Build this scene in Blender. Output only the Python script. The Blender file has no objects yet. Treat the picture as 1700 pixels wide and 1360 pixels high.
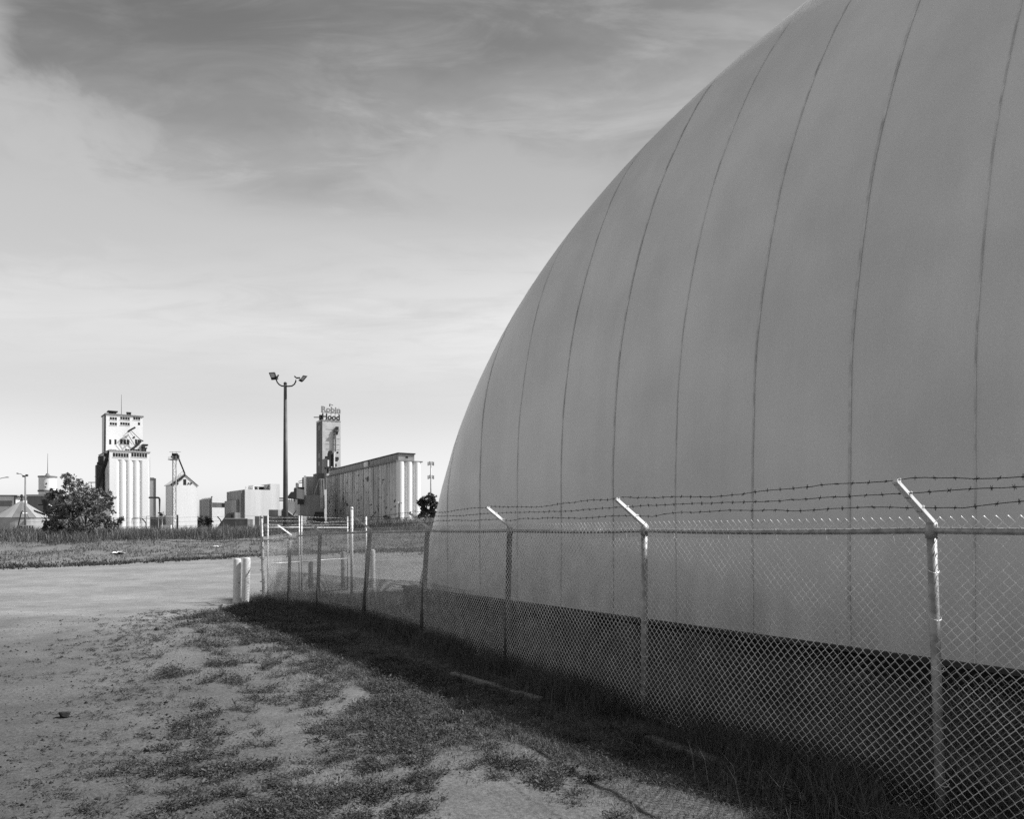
import bpy, math
import numpy as np
from mathutils import Vector, Matrix

# ------------------------------------------------------------------ camera, sky, sun
S = bpy.context.scene
COL = S.collection
EYE = 1.85            # camera height
FPX, CX, HY = 1280.0, 850.0, 881.0   # focal length and horizon of the photograph, in its pixels
SUN_AZ, SUN_EL = 6.0, 48.5           # degrees: azimuth counter-clockwise from +X, elevation

cam = bpy.data.cameras.new('camera')
cam.sensor_width = 36.0
cam.lens = 36.0 * FPX / 1700.0
cam.shift_y = (HY - 680.0) / 1700.0
cam.clip_start, cam.clip_end = 0.05, 20000
camo = bpy.data.objects.new('camera', cam)
COL.objects.link(camo)
camo.location = (0, 0, EYE)
camo.rotation_euler = (math.radians(90), 0, 0)
S.camera = camo

S.render.engine = 'CYCLES'
S.cycles.use_denoising = False      # keep the fine wire, gravel and grass crisp
S.view_settings.view_transform = 'Standard'
S.view_settings.look = 'None'
S.view_settings.exposure = 1.0
S.view_settings.gamma = 1.0

def nn(nt, t, **kw):
    n = nt.nodes.new(t)
    for k, v in kw.items():
        setattr(n, k, v)
    return n

def mth(nt, op, a, b=None, c=None, clamp=False):
    n = nt.nodes.new('ShaderNodeMath'); n.operation = op; n.use_clamp = clamp
    for i, v in enumerate((a, b, c)):
        if v is None: continue
        if hasattr(v, 'is_linked') or isinstance(v, bpy.types.NodeSocket): nt.links.new(v, n.inputs[i])
        else: n.inputs[i].default_value = v
    return n.outputs[0]

def smooth(nt, v, a, b, lo=0.0, hi=1.0):
    n = nt.nodes.new('ShaderNodeMapRange'); n.interpolation_type = 'SMOOTHSTEP'
    nt.links.new(v, n.inputs[0])
    n.inputs[1].default_value, n.inputs[2].default_value = a, b
    n.inputs[3].default_value, n.inputs[4].default_value = lo, hi
    return n.outputs[0]

def mixf(nt, f, a, b):
    n = nt.nodes.new('ShaderNodeMix'); n.data_type = 'FLOAT'
    for i, v in ((0, f), (2, a), (3, b)):
        if isinstance(v, bpy.types.NodeSocket): nt.links.new(v, n.inputs[i])
        else: n.inputs[i].default_value = v
    return n.outputs[0]

def noise(nt, vec, scale, detail=4, rough=.55, dist=0.0):
    n = nt.nodes.new('ShaderNodeTexNoise')
    if vec is not None: nt.links.new(vec, n.inputs['Vector'])
    n.inputs['Scale'].default_value = scale; n.inputs['Detail'].default_value = detail
    n.inputs['Roughness'].default_value = rough; n.inputs['Distortion'].default_value = dist
    return n.outputs[0]

def build_world():
    w = bpy.data.worlds.new('World'); S.world = w; w.use_nodes = True
    nt = w.node_tree; nt.nodes.clear(); L = nt.links
    out = nn(nt, 'ShaderNodeOutputWorld'); bg = nn(nt, 'ShaderNodeBackground')
    L.new(bg.outputs[0], out.inputs[0]); bg.inputs[1].default_value = 0.15
    sky = nn(nt, 'ShaderNodeTexSky'); sky.sky_type = 'NISHITA'; sky.sun_disc = False
    sky.sun_elevation = math.radians(SUN_EL); sky.sun_rotation = math.radians(90 - SUN_AZ)
    sky.air_density, sky.dust_density, sky.ozone_density = 1.0, 1.6, 1.0
    sep = nn(nt, 'ShaderNodeSeparateColor'); L.new(sky.outputs[0], sep.inputs[0])
    # black-and-white film behind a yellow filter: mostly the red and green light of the sky
    lum = mth(nt, 'MULTIPLY_ADD', sep.outputs[0], .75, mth(nt, 'MULTIPLY', sep.outputs[1], .25))
    tc = nn(nt, 'ShaderNodeTexCoord'); sx = nn(nt, 'ShaderNodeSeparateXYZ'); L.new(tc.outputs['Generated'], sx.inputs[0])
    x, y, z = sx.outputs
    zz = mth(nt, 'ADD', mth(nt, 'MAXIMUM', z, 0.0), .10)
    cb = nn(nt, 'ShaderNodeCombineXYZ')
    L.new(mth(nt, 'DIVIDE', x, zz), cb.inputs[0]); L.new(mth(nt, 'DIVIDE', y, zz), cb.inputs[1])
    mp = nn(nt, 'ShaderNodeMapping'); L.new(cb.outputs[0], mp.inputs[0])
    mp.inputs['Rotation'].default_value = (0, 0, math.radians(-24)); mp.inputs['Scale'].default_value = (.8, 1.5, 1)
    mp.inputs['Location'].default_value = (5.3, 2.9, 0)
    mp2 = nn(nt, 'ShaderNodeMapping'); L.new(cb.outputs[0], mp2.inputs[0])
    mp2.inputs['Rotation'].default_value = (0, 0, math.radians(-34)); mp2.inputs['Scale'].default_value = (1.6, 3.6, 1)
    n1 = noise(nt, mp.outputs[0], 1.5, 8, .55, .5)
    n3 = noise(nt, mp2.outputs[0], 1.6, 9, .62, .9)
    n2 = noise(nt, cb.outputs[0], 5.0, 9, .6, .5)
    el = mth(nt, 'ARCTANGENT', mth(nt, 'DIVIDE', z, mth(nt, 'SQRT', mth(nt, 'ADD', mth(nt, 'MULTIPLY', x, x), mth(nt, 'ADD', mth(nt, 'MULTIPLY', y, y), 1e-6)))))
    az = mth(nt, 'ARCTAN2', x, y)
    # clear sky: the deep filtered blue overhead, pale at the horizon
    rp = nn(nt, 'ShaderNodeValToRGB'); L.new(el, rp.inputs[0]); cr = rp.color_ramp; cr.interpolation = 'EASE'
    for i, (p_, v_) in enumerate(SKY):
        e_ = cr.elements[i] if i < 2 else cr.elements.new(p_)
        e_.position = p_; e_.color = (v_ / 2, v_ / 2, v_ / 2, 1)
    base = mth(nt, 'MULTIPLY', lum, mth(nt, 'MULTIPLY', rp.outputs[0], 2.0))
    # thin veils of high cloud
    veil = mth(nt, 'ADD', mth(nt, 'MULTIPLY', smooth(nt, n1, .40, .68), .55), mth(nt, 'MULTIPLY', smooth(nt, n3, .42, .70), .5))
    veil = mth(nt, 'MULTIPLY', veil, smooth(nt, el, .10, .35))
    def patch(a0, e0, ra, re, wob):
        d1 = mth(nt, 'DIVIDE', mth(nt, 'SUBTRACT', az, a0), ra); d2 = mth(nt, 'DIVIDE', mth(nt, 'SUBTRACT', el, e0), re)
        r = mth(nt, 'SQRT', mth(nt, 'ADD', mth(nt, 'MULTIPLY', d1, d1), mth(nt, 'MULTIPLY', d2, d2)))
        return mth(nt, 'ADD', r, mth(nt, 'MULTIPLY', mth(nt, 'SUBTRACT', n2, .5), wob))
    cum = smooth(nt, patch(-.63, .375, .245, .105, 1.3), 1.2, .62)       # the cloud bank low on the left
    cum2 = smooth(nt, patch(-.66, .47, .10, .10, 1.2), 1.15, .7)
    right = smooth(nt, patch(-.02, .425, .20, .07, 1.5), 1.4, .35)         # the soft bank left of the dome
    dark = smooth(nt, patch(-.42, .51, .22, .075, 1.2), 1.3, .55)
    notcum = mth(nt, 'SUBTRACT', 1.0, mth(nt, 'MAXIMUM', cum, cum2))
    cloud = mth(nt, 'MULTIPLY', veil, mixf(nt, mth(nt, 'MULTIPLY', dark, notcum), 1.0, .4))
    cloud = mth(nt, 'MAXIMUM', cloud, mth(nt, 'MULTIPLY', mth(nt, 'MAXIMUM', cum, mth(nt, 'MULTIPLY', cum2, .75)), smooth(nt, n2, .2, .6, .7, 1.0)))
    cloud = mth(nt, 'MINIMUM', mth(nt, 'MAXIMUM', cloud, mth(nt, 'MULTIPLY', right, .8)), 1.0)
    cl = smooth(nt, el, .15, .75, CLOUD[0], CLOUD[1])
    tot = mixf(nt, cloud, base, cl)
    # unseen sky behind and left is dimmed to cut fill on shaded sides
    back = mth(nt, 'MAXIMUM', smooth(nt, y, .25, -.35), smooth(nt, mth(nt, 'MULTIPLY', x, -1.0), .62, .95))
    tot = mth(nt, 'MULTIPLY', tot, mixf(nt, back, 1.0, SKYBACK))
    L.new(tot, bg.inputs[0])

SKY = ((0, .80), (.14, .80), (.27, 1.16), (.35, 1.10), (.42, .74), (.48, .56), (.56, .47), (.9, .38))   # how much of the sky's light the yellow-filtered film keeps, by elevation
CLOUD = (2.1, 1.32)
SKYBACK = .70
build_world()

sl = bpy.data.lights.new('sun', 'SUN'); sl.energy = 2.8; sl.angle = math.radians(.53); sl.color = (1, 1, 1)
so = bpy.data.objects.new('sun', sl); COL.objects.link(so)
_d = Vector((math.cos(math.radians(SUN_AZ)) * math.cos(math.radians(SUN_EL)), math.sin(math.radians(SUN_AZ)) * math.cos(math.radians(SUN_EL)), math.sin(math.radians(SUN_EL))))
so.rotation_euler = _d.to_track_quat('Z', 'Y').to_euler(); so.location = (60, 10, 80)

# ------------------------------------------------------------------ helpers
rng = np.random.default_rng(7)

def P(px, py, d):
    """the point of the place seen at (px, py) of the photograph, d metres ahead"""
    return ((px - CX) / FPX * d, d, EYE + (HY - py) / FPX * d)

def sst(a, b, x):
    t = np.clip((np.asarray(x, float) - a) / (b - a), 0, 1); return t * t * (3 - 2 * t)

def vnoise(x, y, seed=0):
    x = np.asarray(x, float); y = np.asarray(y, float)
    xi = np.floor(x).astype(np.int64); yi = np.floor(y).astype(np.int64); fx = x - xi; fy = y - yi
    fx = fx * fx * (3 - 2 * fx); fy = fy * fy * (3 - 2 * fy)
    def h(a, b):
        v = (a * 374761393 + b * 668265263 + seed * 1274126177) & 0xffffffff
        v = ((v ^ (v >> 13)) * 1274126177) & 0xffffffff
        return ((v ^ (v >> 16)) & 0xffff) / 65535.0
    return (h(xi, yi) * (1 - fx) + h(xi + 1, yi) * fx) * (1 - fy) + (h(xi, yi + 1) * (1 - fx) + h(xi + 1, yi + 1) * fx) * fy

def fbm(x, y, o=4, seed=0):
    s = 0; a = .5; t = 0
    for i in range(o):
        s = s + a * vnoise(x * 2 ** i, y * 2 ** i, seed + i); t += a; a *= .5
    return s / t

class MB:
    def __init__(s): s.v = []; s.f = []; s.n = 0
    def add(s, v, f):
        v = np.asarray(v, float).reshape(-1, 3)
        s.v.append(v); s.f.extend([[i + s.n for i in q] for q in f]); s.n += len(v); return s
    def hexa(s, p):       # p: 4 bottom points, 4 top points
        return s.add(p, [(3, 2, 1, 0), (4, 5, 6, 7), (0, 1, 5, 4), (1, 2, 6, 5), (2, 3, 7, 6), (3, 0, 4, 7)])
    def box(s, c, d, rz=0.0, tilt=None):
        hx, hy, hz = d[0] / 2, d[1] / 2, d[2] / 2
        p = np.array([(-hx, -hy, -hz), (hx, -hy, -hz), (hx, hy, -hz), (-hx, hy, -hz), (-hx, -hy, hz), (hx, -hy, hz), (hx, hy, hz), (-hx, hy, hz)])
        if tilt is not None: p = p @ np.array(tilt.to_3x3().transposed())
        ca, sa = math.cos(rz), math.sin(rz)
        p = np.stack([p[:, 0] * ca - p[:, 1] * sa, p[:, 0] * sa + p[:, 1] * ca, p[:, 2]], 1) + np.array(c)
        return s.hexa(p)
    def prism(s, poly, z0, z1):
        n = len(poly); p = [(x, y, z0) for x, y in poly] + [(x, y, z1) for x, y in poly]
        return s.add(p, [tuple(range(n))[::-1], tuple(range(n, 2 * n))] + [(i, (i + 1) % n, n + (i + 1) % n, n + i) for i in range(n)])
    def tube(s, pts, r, n=8, cap=True):
        pts = np.asarray(pts, float); m = len(pts)
        r = np.full(m, r) if np.isscalar(r) else np.asarray(r, float)
        t = np.gradient(pts, axis=0); t /= np.linalg.norm(t, axis=1)[:, None] + 1e-12
        ref = np.array((0, 0, 1.)) if abs(t[:, 2]).mean() < .8 else np.array((1., 0, 0))
        a = np.cross(t, ref); a /= np.linalg.norm(a, axis=1)[:, None] + 1e-12; b = np.cross(t, a)
        th = np.arange(n) * 2 * np.pi / n
        v = pts[:, None] + r[:, None, None] * (a[:, None] * np.cos(th)[None, :, None] + b[:, None] * np.sin(th)[None, :, None])
        f = [(i * n + j, i * n + (j + 1) % n, (i + 1) * n + (j + 1) % n, (i + 1) * n + j) for i in range(m - 1) for j in range(n)]
        if cap: f += [tuple(range(n))[::-1], tuple(range((m - 1) * n, m * n))]
        return s.add(v, f)
    def lathe(s, c, prof, n=24):
        pts = [(c[0], c[1], c[2] + z) for r, z in prof]
        th = np.arange(n) * 2 * np.pi / n; v = []
        for r, z in prof: v += [(c[0] + r * math.cos(t), c[1] + r * math.sin(t), c[2] + z) for t in th]
        m = len(prof)
        f = [(i * n + j, i * n + (j + 1) % n, (i + 1) * n + (j + 1) % n, (i + 1) * n + j) for i in range(m - 1) for j in range(n)]
        f += [tuple(range(n))[::-1], tuple(range((m - 1) * n, m * n))]
        return s.add(v, f)
    def build(s, name, m, parent=None, sm=False):
        v = np.concatenate(s.v) if s.v else np.zeros((0, 3))
        return raw(name, v, s.f, m, parent, sm)

def wloc(o):
    l = Vector((0, 0, 0))
    while o is not None: l += o.location; o = o.parent
    return l

def raw(name, v, f, m, parent=None, sm=False):
    """mesh from points given in the world's metres; it hangs on parent (whose ancestors only move it)"""
    me = bpy.data.meshes.new(name); v = np.asarray(v, np.float64)
    if parent is not None: v = v - np.array(wloc(parent))
    if isinstance(f, np.ndarray):
        k = f.shape[1]; nf = len(f)
        me.vertices.add(len(v)); me.vertices.foreach_set('co', v.astype(np.float32).ravel())
        me.loops.add(nf * k); me.loops.foreach_set('vertex_index', f.astype(np.int32).ravel())
        me.polygons.add(nf); me.polygons.foreach_set('loop_start', np.arange(0, nf * k, k, dtype=np.int32))
        me.update(calc_edges=True)
    else:
        me.from_pydata([tuple(p) for p in v], [], f); me.update()
    if sm: me.polygons.foreach_set('use_smooth', np.ones(len(me.polygons), bool))
    me.materials.append(m)
    o = bpy.data.objects.new(name, me); COL.objects.link(o)
    if parent is not None: o.parent = parent
    return o

def thing(name, loc, label, cat, group=None):
    o = bpy.data.objects.new(name, None); COL.objects.link(o); o.location = loc; o.empty_display_size = .2
    return tag(o, label, cat, group)

def tag(o, label=None, cat=None, group=None, kind=None):
    for k, v in (('label', label), ('category', cat), ('group', group), ('kind', kind)):
        if v: o[k] = v
    return o

MATS = {}
def mat(name, c, rough=.7, metal=0.0, var=.15, scale=3.0, bump=0.0, bscale=20.0, spec=.3, stains=None, streak=False, coord='Object', translucent=0):
    if name in MATS: return MATS[name]
    m = bpy.data.materials.new(name); m.use_nodes = True; nt = m.node_tree; L = nt.links
    b = nt.nodes['Principled BSDF']; b.inputs['Roughness'].default_value = rough; b.inputs['Metallic'].default_value = metal
    b.inputs['Specular IOR Level'].default_value = spec
    tc = nn(nt, 'ShaderNodeTexCoord'); vec = tc.outputs[coord]
    if streak:
        mp = nn(nt, 'ShaderNodeMapping'); L.new(vec, mp.inputs[0]); mp.inputs['Scale'].default_value = (1, 1, .06); vec2 = mp.outputs[0]
    else: vec2 = vec
    n = noise(nt, vec2, scale, 5, .6)
    val = smooth(nt, n, .25, .75, c * (1 - var), c * (1 + var))
    if stains:
        s = noise(nt, vec, stains[0], 3, .5); val = mixf(nt, smooth(nt, s, stains[1], stains[1] + .04), val, stains[2])
    L.new(val, b.inputs['Base Color'])
    if bump:
        bn = nn(nt, 'ShaderNodeBump'); bn.inputs['Strength'].default_value = bump; bn.inputs['Distance'].default_value = .02
        L.new(noise(nt, vec, bscale, 5, .6), bn.inputs['Height']); L.new(bn.outputs[0], b.inputs['Normal'])
    MATS[name] = m; return m

def leafmat(name, c, var=.45, scale=6.0, rough=.6):
    """foliage: light and dark leaves by the leaf, a little light through them"""
    if name in MATS: return MATS[name]
    m = bpy.data.materials.new(name); m.use_nodes = True; nt = m.node_tree; L = nt.links
    b = nt.nodes['Principled BSDF']; b.inputs['Roughness'].default_value = rough; b.inputs['Specular IOR Level'].default_value = .25
    g = nn(nt, 'ShaderNodeNewGeometry')
    v = mth(nt, 'MULTIPLY_ADD', g.outputs['Random Per Island'], 2 * var * c, c * (1 - var)) 
    tc = nn(nt, 'ShaderNodeTexCoord')
    v = mth(nt, 'MULTIPLY', v, smooth(nt, noise(nt, tc.outputs['Object'], scale, 3), .3, .7, .75, 1.25))
    L.new(v, b.inputs['Base Color'])
    tr = nn(nt, 'ShaderNodeBsdfTranslucent'); L.new(v, tr.inputs[0])
    mx = nn(nt, 'ShaderNodeMixShader'); mx.inputs[0].default_value = .25
    L.new(b.outputs[0], mx.inputs[1]); L.new(tr.outputs[0], mx.inputs[2])
    L.new(mx.outputs[0], nt.nodes['Material Output'].inputs[0])
    MATS[name] = m; return m

# ------------------------------------------------------------------ ground
NV = np.array((.834, .551)); DV = np.array((-.551, .834)); CORNER = np.array((-3.33, 24.1))   # the dome's wall: inward, along, corner
def wall_dist(x, y): return -((x - CORNER[0]) * NV[0] + (y - CORNER[1]) * NV[1])   # metres out from the dome's long wall
def along(x, y): return -((x - CORNER[0]) * DV[0] + (y - CORNER[1]) * DV[1])
FOOT_X = [-400, -60, -40, -28, -18, -8, 10, 400]; FOOT_Y = [36, 38, 41, 43.5, 50, 52, 54, 60]
def bank_foot(x): return np.interp(x, FOOT_X, FOOT_Y)
def weed_edge(y): return np.interp(y, [0, 4.5, 6, 7.4, 10.3, 12.5, 17, 20.2, 21.6, 24], [-1.2, -2.2, -2.8, -3.2, -4.7, -5.9, -7.1, -7.6, -7.2, -5.5])
def gz(x, y, micro=True):
    x = np.asarray(x, float); y = np.asarray(y, float)
    z = -.25 * sst(14, 22.5, y)
    z = z + .72 * sst(30, 54, y) * sst(-30, -8, x)
    f = bank_foot(x)
    z = z + 1.52 * sst(-1, 20, y - f)
    dist = wall_dist(x, y)
    z = z - .27 * sst(2.3, .9, dist) * sst(-3, 1, along(x, y)) * sst(26.5, 23.5, y)
    if micro:
        near = sst(60, 20, np.hypot(x, y))
        z = z + near * ((fbm(x * .8, y * .8, 3, 3) - .5) * .05 + (fbm(x * 4, y * 4, 2, 9) - .5) * .018)
        veg = sst(-.3, 1.2, x - weed_edge(y)) * sst(23, 20, y)
        z = z + near * veg * (fbm(x * 2.2, y * 2.2, 3, 21) - .5) * .09
        z = z + sst(-1, 4, y - f) * sst(200, 60, y) * (fbm(x * .35, y * .35, 3, 5) - .5) * .5
    return z

def axis(parts):
    o = []
    for a, b, st in parts: o.append(np.arange(a, b - 1e-6, st))
    return np.concatenate(o + [[parts[-1][1]]])
GX = axis([(-6000, -600, 900), (-600, -120, 60), (-120, -40, 4), (-40, -14, .5), (-14, 7, .13), (7, 20, .6), (20, 120, 8), (120, 600, 60), (600, 6000, 900)])
GY = axis([(-120, -10, 10), (-10, 3, 1), (3, 25, .13), (25, 80, .45), (80, 160, 4), (160, 800, 40), (800, 8000, 900)])

def ground_material(name, road):
    m = bpy.data.materials.new(name); m.use_nodes = True; nt = m.node_tree; L = nt.links
    b = nt.nodes['Principled BSDF']; b.inputs['Roughness'].default_value = .95; b.inputs['Specular IOR Level'].default_value = .1
    g = nn(nt, 'ShaderNodeNewGeometry'); pos = g.outputs['Position']
    sx = nn(nt, 'ShaderNodeSeparateXYZ'); L.new(pos, sx.inputs[0]); x, y, z = sx.outputs
    big = noise(nt, pos, .35, 3, .5, .3); med = noise(nt, pos, 2.2, 5, .6); fine = noise(nt, pos, 28, 4, .65); grit = noise(nt, pos, 85, 2, .6)
    # paler road, darker gravel; a burned-in near darkening is put into the colour too
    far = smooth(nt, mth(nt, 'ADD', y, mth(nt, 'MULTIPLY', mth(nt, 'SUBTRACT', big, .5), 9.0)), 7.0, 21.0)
    # bare sandy soil among the weeds is a little paler than the stony lot
    soil = smooth(nt, mth(nt, 'ADD', mth(nt, 'MULTIPLY_ADD', y, .38, x), mth(nt, 'MULTIPLY', big, 1.2)), .4, 1.6)
    # soil between fence and dome darkened in colour to deepen the dome's shade
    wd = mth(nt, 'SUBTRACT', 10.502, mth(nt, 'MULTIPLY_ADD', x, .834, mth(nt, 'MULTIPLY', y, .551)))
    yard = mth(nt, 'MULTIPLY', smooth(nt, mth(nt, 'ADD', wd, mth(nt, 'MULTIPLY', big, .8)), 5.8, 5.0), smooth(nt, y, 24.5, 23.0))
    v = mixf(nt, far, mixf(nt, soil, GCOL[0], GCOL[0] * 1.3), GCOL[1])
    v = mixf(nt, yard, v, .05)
    grass = smooth(nt, y, 44, 50)
    v = mixf(nt, grass, v, .17) if not road else v
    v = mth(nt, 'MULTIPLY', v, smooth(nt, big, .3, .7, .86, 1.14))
    v = mth(nt, 'MULTIPLY', v, smooth(nt, med, .3, .7, .88, 1.1))
    v = mth(nt, 'MULTIPLY', v, smooth(nt, fine, .28, .7, .74, 1.2))
    v = mth(nt, 'MULTIPLY', v, smooth(nt, grit, .3, .7, .8, 1.18))
    # dark stone chips
    vo = nn(nt, 'ShaderNodeTexVoronoi'); L.new(pos, vo.inputs['Vector']); vo.inputs['Scale'].default_value = 34
    chip = mth(nt, 'MULTIPLY', smooth(nt, vo.outputs['Distance'], .30, .16), smooth(nt, noise(nt, pos, 7, 2), .5, .66))
    v = mth(nt, 'MULTIPLY', v, mixf(nt, mth(nt, 'MULTIPLY', chip, smooth(nt, y, 24, 10)), 1.0, .45))
    # wheel tracks: smoother, paler bands bending along the lot
    L.new(v, b.inputs['Base Color'])
    bn = nn(nt, 'ShaderNodeBump'); bn.inputs['Strength'].default_value = .55; bn.inputs['Distance'].default_value = .02
    h = mth(nt, 'ADD', mth(nt, 'MULTIPLY', fine, .8), mth(nt, 'ADD', mth(nt, 'MULTIPLY', grit, .45), med))
    L.new(h, bn.inputs['Height']); L.new(bn.outputs[0], b.inputs['Normal'])
    return m
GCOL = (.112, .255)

def build_ground():
    X, Y = np.meshgrid(GX, GY); Z = gz(X, Y)
    nx, ny = len(GX), len(GY)
    v = np.stack([X.ravel(), Y.ravel(), Z.ravel()], 1)
    i = np.arange(nx * ny).reshape(ny, nx)
    f = np.stack([i[:-1, :-1], i[:-1, 1:], i[1:, 1:], i[1:, :-1]], -1).reshape(-1, 4)
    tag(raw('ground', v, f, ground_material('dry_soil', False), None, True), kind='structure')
    cx = (X[:-1, :-1] + X[1:, 1:]) / 2; cy = (Y[:-1, :-1] + Y[1:, 1:]) / 2
    edge = weed_edge(np.minimum(cy, 21.6)) - .2 + (fbm(cx * 1.3, cy * 1.3, 2, 31) - .5) * .7
    m = (cy > -60) & (cx > -110) & (cy < bank_foot(cx) - .2 + (fbm(cx * .35, cy * .35, 4, 33) - .5) * 8.0) & (((cx < edge) & (cy < 22)) | (cy >= 22)) & (cx < 9 + 0 * cy) & ~((cy < 30) & (cx > -5.0) & (cy >= 22))
    fr = f[m.ravel()]; u, inv = np.unique(fr, return_inverse=True)
    vr = v[u].copy(); vr[:, 2] += .004
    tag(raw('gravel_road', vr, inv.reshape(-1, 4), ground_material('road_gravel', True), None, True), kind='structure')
build_ground()

# ------------------------------------------------------------------ the air dome
def dome_rows():
    R, h0 = 15.0, 3.0
    hs = np.concatenate([np.linspace(0, h0, 8), h0 + R * np.sin(np.linspace(.05, 1, 60) * np.pi / 2) * .9995])
    u = np.where(hs < h0, 0, R - np.sqrt(np.maximum(R * R - (hs - h0) ** 2, 0)))
    e = .408 * u + .681 * u * u / 15 + .085 * hs; r = np.minimum(1.15 + .57 * hs, R - u + .02)
    return hs, u, e, r
LEN, WID, LIP = 62.0, 30.0, .12
def build_dome():
    root = thing('air_dome', (CORNER[0] - DV[0] * 20 + NV[0] * 10, CORNER[1] - DV[1] * 20 + NV[1] * 10, 0), 'huge pale grey inflated fabric dome with dark vertical seams behind the fence', 'dome')
    hs, u, e, r = dome_rows()
    NA, NS = 22, 90
    a = np.linspace(0, np.pi / 2, NA)
    def ring(k, off=0.0):
        s0, U, RR = e[k], u[k], r[k]; W = WID - U; Lr = LEN - s0
        s, t = [], []
        s += list(s0 + RR * (1 - np.cos(a))); t += list(U + RR * (1 - np.sin(a)))            # near corner, end -> side
        x = np.linspace(s0 + RR, Lr - RR, NS)[1:-1]; s += list(x); t += [U] * len(x)
        s += list(Lr - RR * (1 - np.sin(a))); t += list(U + RR * (1 - np.cos(a)))
        x = np.linspace(U + RR, W - RR, 8)[1:-1]; s += [Lr] * len(x); t += list(x)
        s += list(Lr - RR * (1 - np.cos(a))); t += list(W - RR * (1 - np.sin(a)))
        x = np.linspace(Lr - RR, s0 + RR, NS)[1:-1]; s += list(x); t += [W] * len(x)
        s += list(s0 + RR * (1 - np.sin(a))); t += list(W - RR * (1 - np.cos(a)))
        x = np.linspace(W - RR, U + RR, 8)[1:-1]; s += [s0] * len(x); t += list(x)
        s = np.array(s); t = np.array(t)
        return np.stack([CORNER[0] - DV[0] * s + NV[0] * t, CORNER[1] - DV[1] * s + NV[1] * t, np.full(len(s), LIP + hs[k])], 1)
    rows = [ring(k) for k in range(len(hs))]; n = len(rows[0]); v = np.concatenate(rows)
    f = [(i * n + j, i * n + (j + 1) % n, (i + 1) * n + (j + 1) % n, (i + 1) * n + j) for i in range(len(hs) - 1) for j in range(n)]
    f.append(tuple(range((len(hs) - 1) * n, len(hs) * n)))
    m = bpy.data.materials.new('dome_fabric'); m.use_nodes = True; nt = m.node_tree; L = nt.links; b = nt.nodes['Principled BSDF']
    b.inputs['Roughness'].default_value = .38; b.inputs['Specular IOR Level'].default_value = .5
    g = nn(nt, 'ShaderNodeNewGeometry'); mp = nn(nt, 'ShaderNodeMapping'); L.new(g.outputs['Position'], mp.inputs[0]); mp.inputs['Scale'].default_value = (1, 1, .12)
    v1 = noise(nt, mp.outputs[0], 1.4, 5, .6); v2 = noise(nt, g.outputs['Position'], .5, 3, .5); v3 = noise(nt, g.outputs['Position'], 60, 2, .7)
    c = smooth(nt, v1, .3, .7, DOME * .96, DOME * 1.03); c = mth(nt, 'MULTIPLY', c, smooth(nt, v2, .3, .7, .92, 1.05)); c = mth(nt, 'MULTIPLY', c, smooth(nt, v3, .3, .7, .94, 1.06))
    sz = nn(nt, 'ShaderNodeSeparateXYZ'); L.new(g.outputs['Position'], sz.inputs[0])
    c = mth(nt, 'MULTIPLY', c, mixf(nt, mth(nt, 'MULTIPLY', smooth(nt, sz.outputs[2], 1.6, .1), smooth(nt, v1, .35, .65)), 1.0, .72))   # splashed dirt above the footing
    L.new(c, b.inputs['Base Color'])
    bn = nn(nt, 'ShaderNodeBump'); bn.inputs['Strength'].default_value = .22; bn.inputs['Distance'].default_value = .12
    v4 = noise(nt, mp.outputs[0], 3.2, 4, .6, .6); L.new(mth(nt, 'ADD', v2, mth(nt, 'MULTIPLY', v4, .35)), bn.inputs['Height']); L.new(bn.outputs[0], b.inputs['Normal'])
    raw('membrane', v, f, m, root, True)
    # welded seams: a doubled band up the side and over, one every 1.8 m
    sm_ = mat('seam_tape', DOME * .82, .6, 0, .35, 2.0)
    hh = np.linspace(0, 17.6, 90); uu = np.interp(hh, hs, u)
    ee = np.interp(hh, hs, e); rr = np.interp(hh, hs, r)
    for k in range(24):
        s0 = .95 + 1.775 * k; w = .011 + .010 * ((k * 7) % 3) / 2
        # the end's rounding pulls the fabric inward near the corner
        ds = np.clip((ee + rr - s0) / np.maximum(rr, .01), 0, 1)
        ui = uu + rr * (1 - np.sqrt(np.maximum(1 - ds ** 2, 0)))
        ok = (s0 > ee + .02); 
        if ok.sum() < 6: continue
        last = len(ok) if ok.all() else int(np.argmin(ok))
        pts = []
        for i in range(last):
            j = .006 * math.sin(hh[i] * 2.1 + k)
            # outward normal in the cross-section
            h2 = hh[i] - 3.0; nz = max(0, h2) / 15.0; nu = -math.sqrt(1 - min(nz, 1) ** 2)
            for side in (-1, 1):
                s = s0 + j + side * w; dsi = min(max((ee[i] + rr[i] - s) / max(rr[i], .01), 0), 1)
                U = uu[i] + rr[i] * (1 - math.sqrt(max(1 - dsi ** 2, 0)))
                U += nu * .012; z = LIP + hh[i] + nz * .012
                pts.append((CORNER[0] - DV[0] * s + NV[0] * U, CORNER[1] - DV[1] * s + NV[1] * U, z))
        fs = [(2 * i, 2 * i + 1, 2 * i + 3, 2 * i + 2) for i in range(last - 1)]
        raw('seam', pts, fs, sm_, root, True)
    # concrete footing with a clamp lip
    def rect(o):
        q = []
        for s, t in ((-o, -o), (LEN + o, -o), (LEN + o, WID + o), (-o, WID + o)):
            q.append((CORNER[0] - DV[0] * s + NV[0] * t, CORNER[1] - DV[1] * s + NV[1] * t))
        return q
    MB().prism(rect(.05), -.55, .05).build('footing', mat('black_concrete', .016, .9, 0, .4, 1.5, .3, 8), root)  # footing is one near-black tone
    MB().prism(rect(.09), .053, .125).build('clamp_lip', mat('lip_steel', .07, .6, .2, .2, 2.0), root)
DOME = .84
build_dome()

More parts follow.
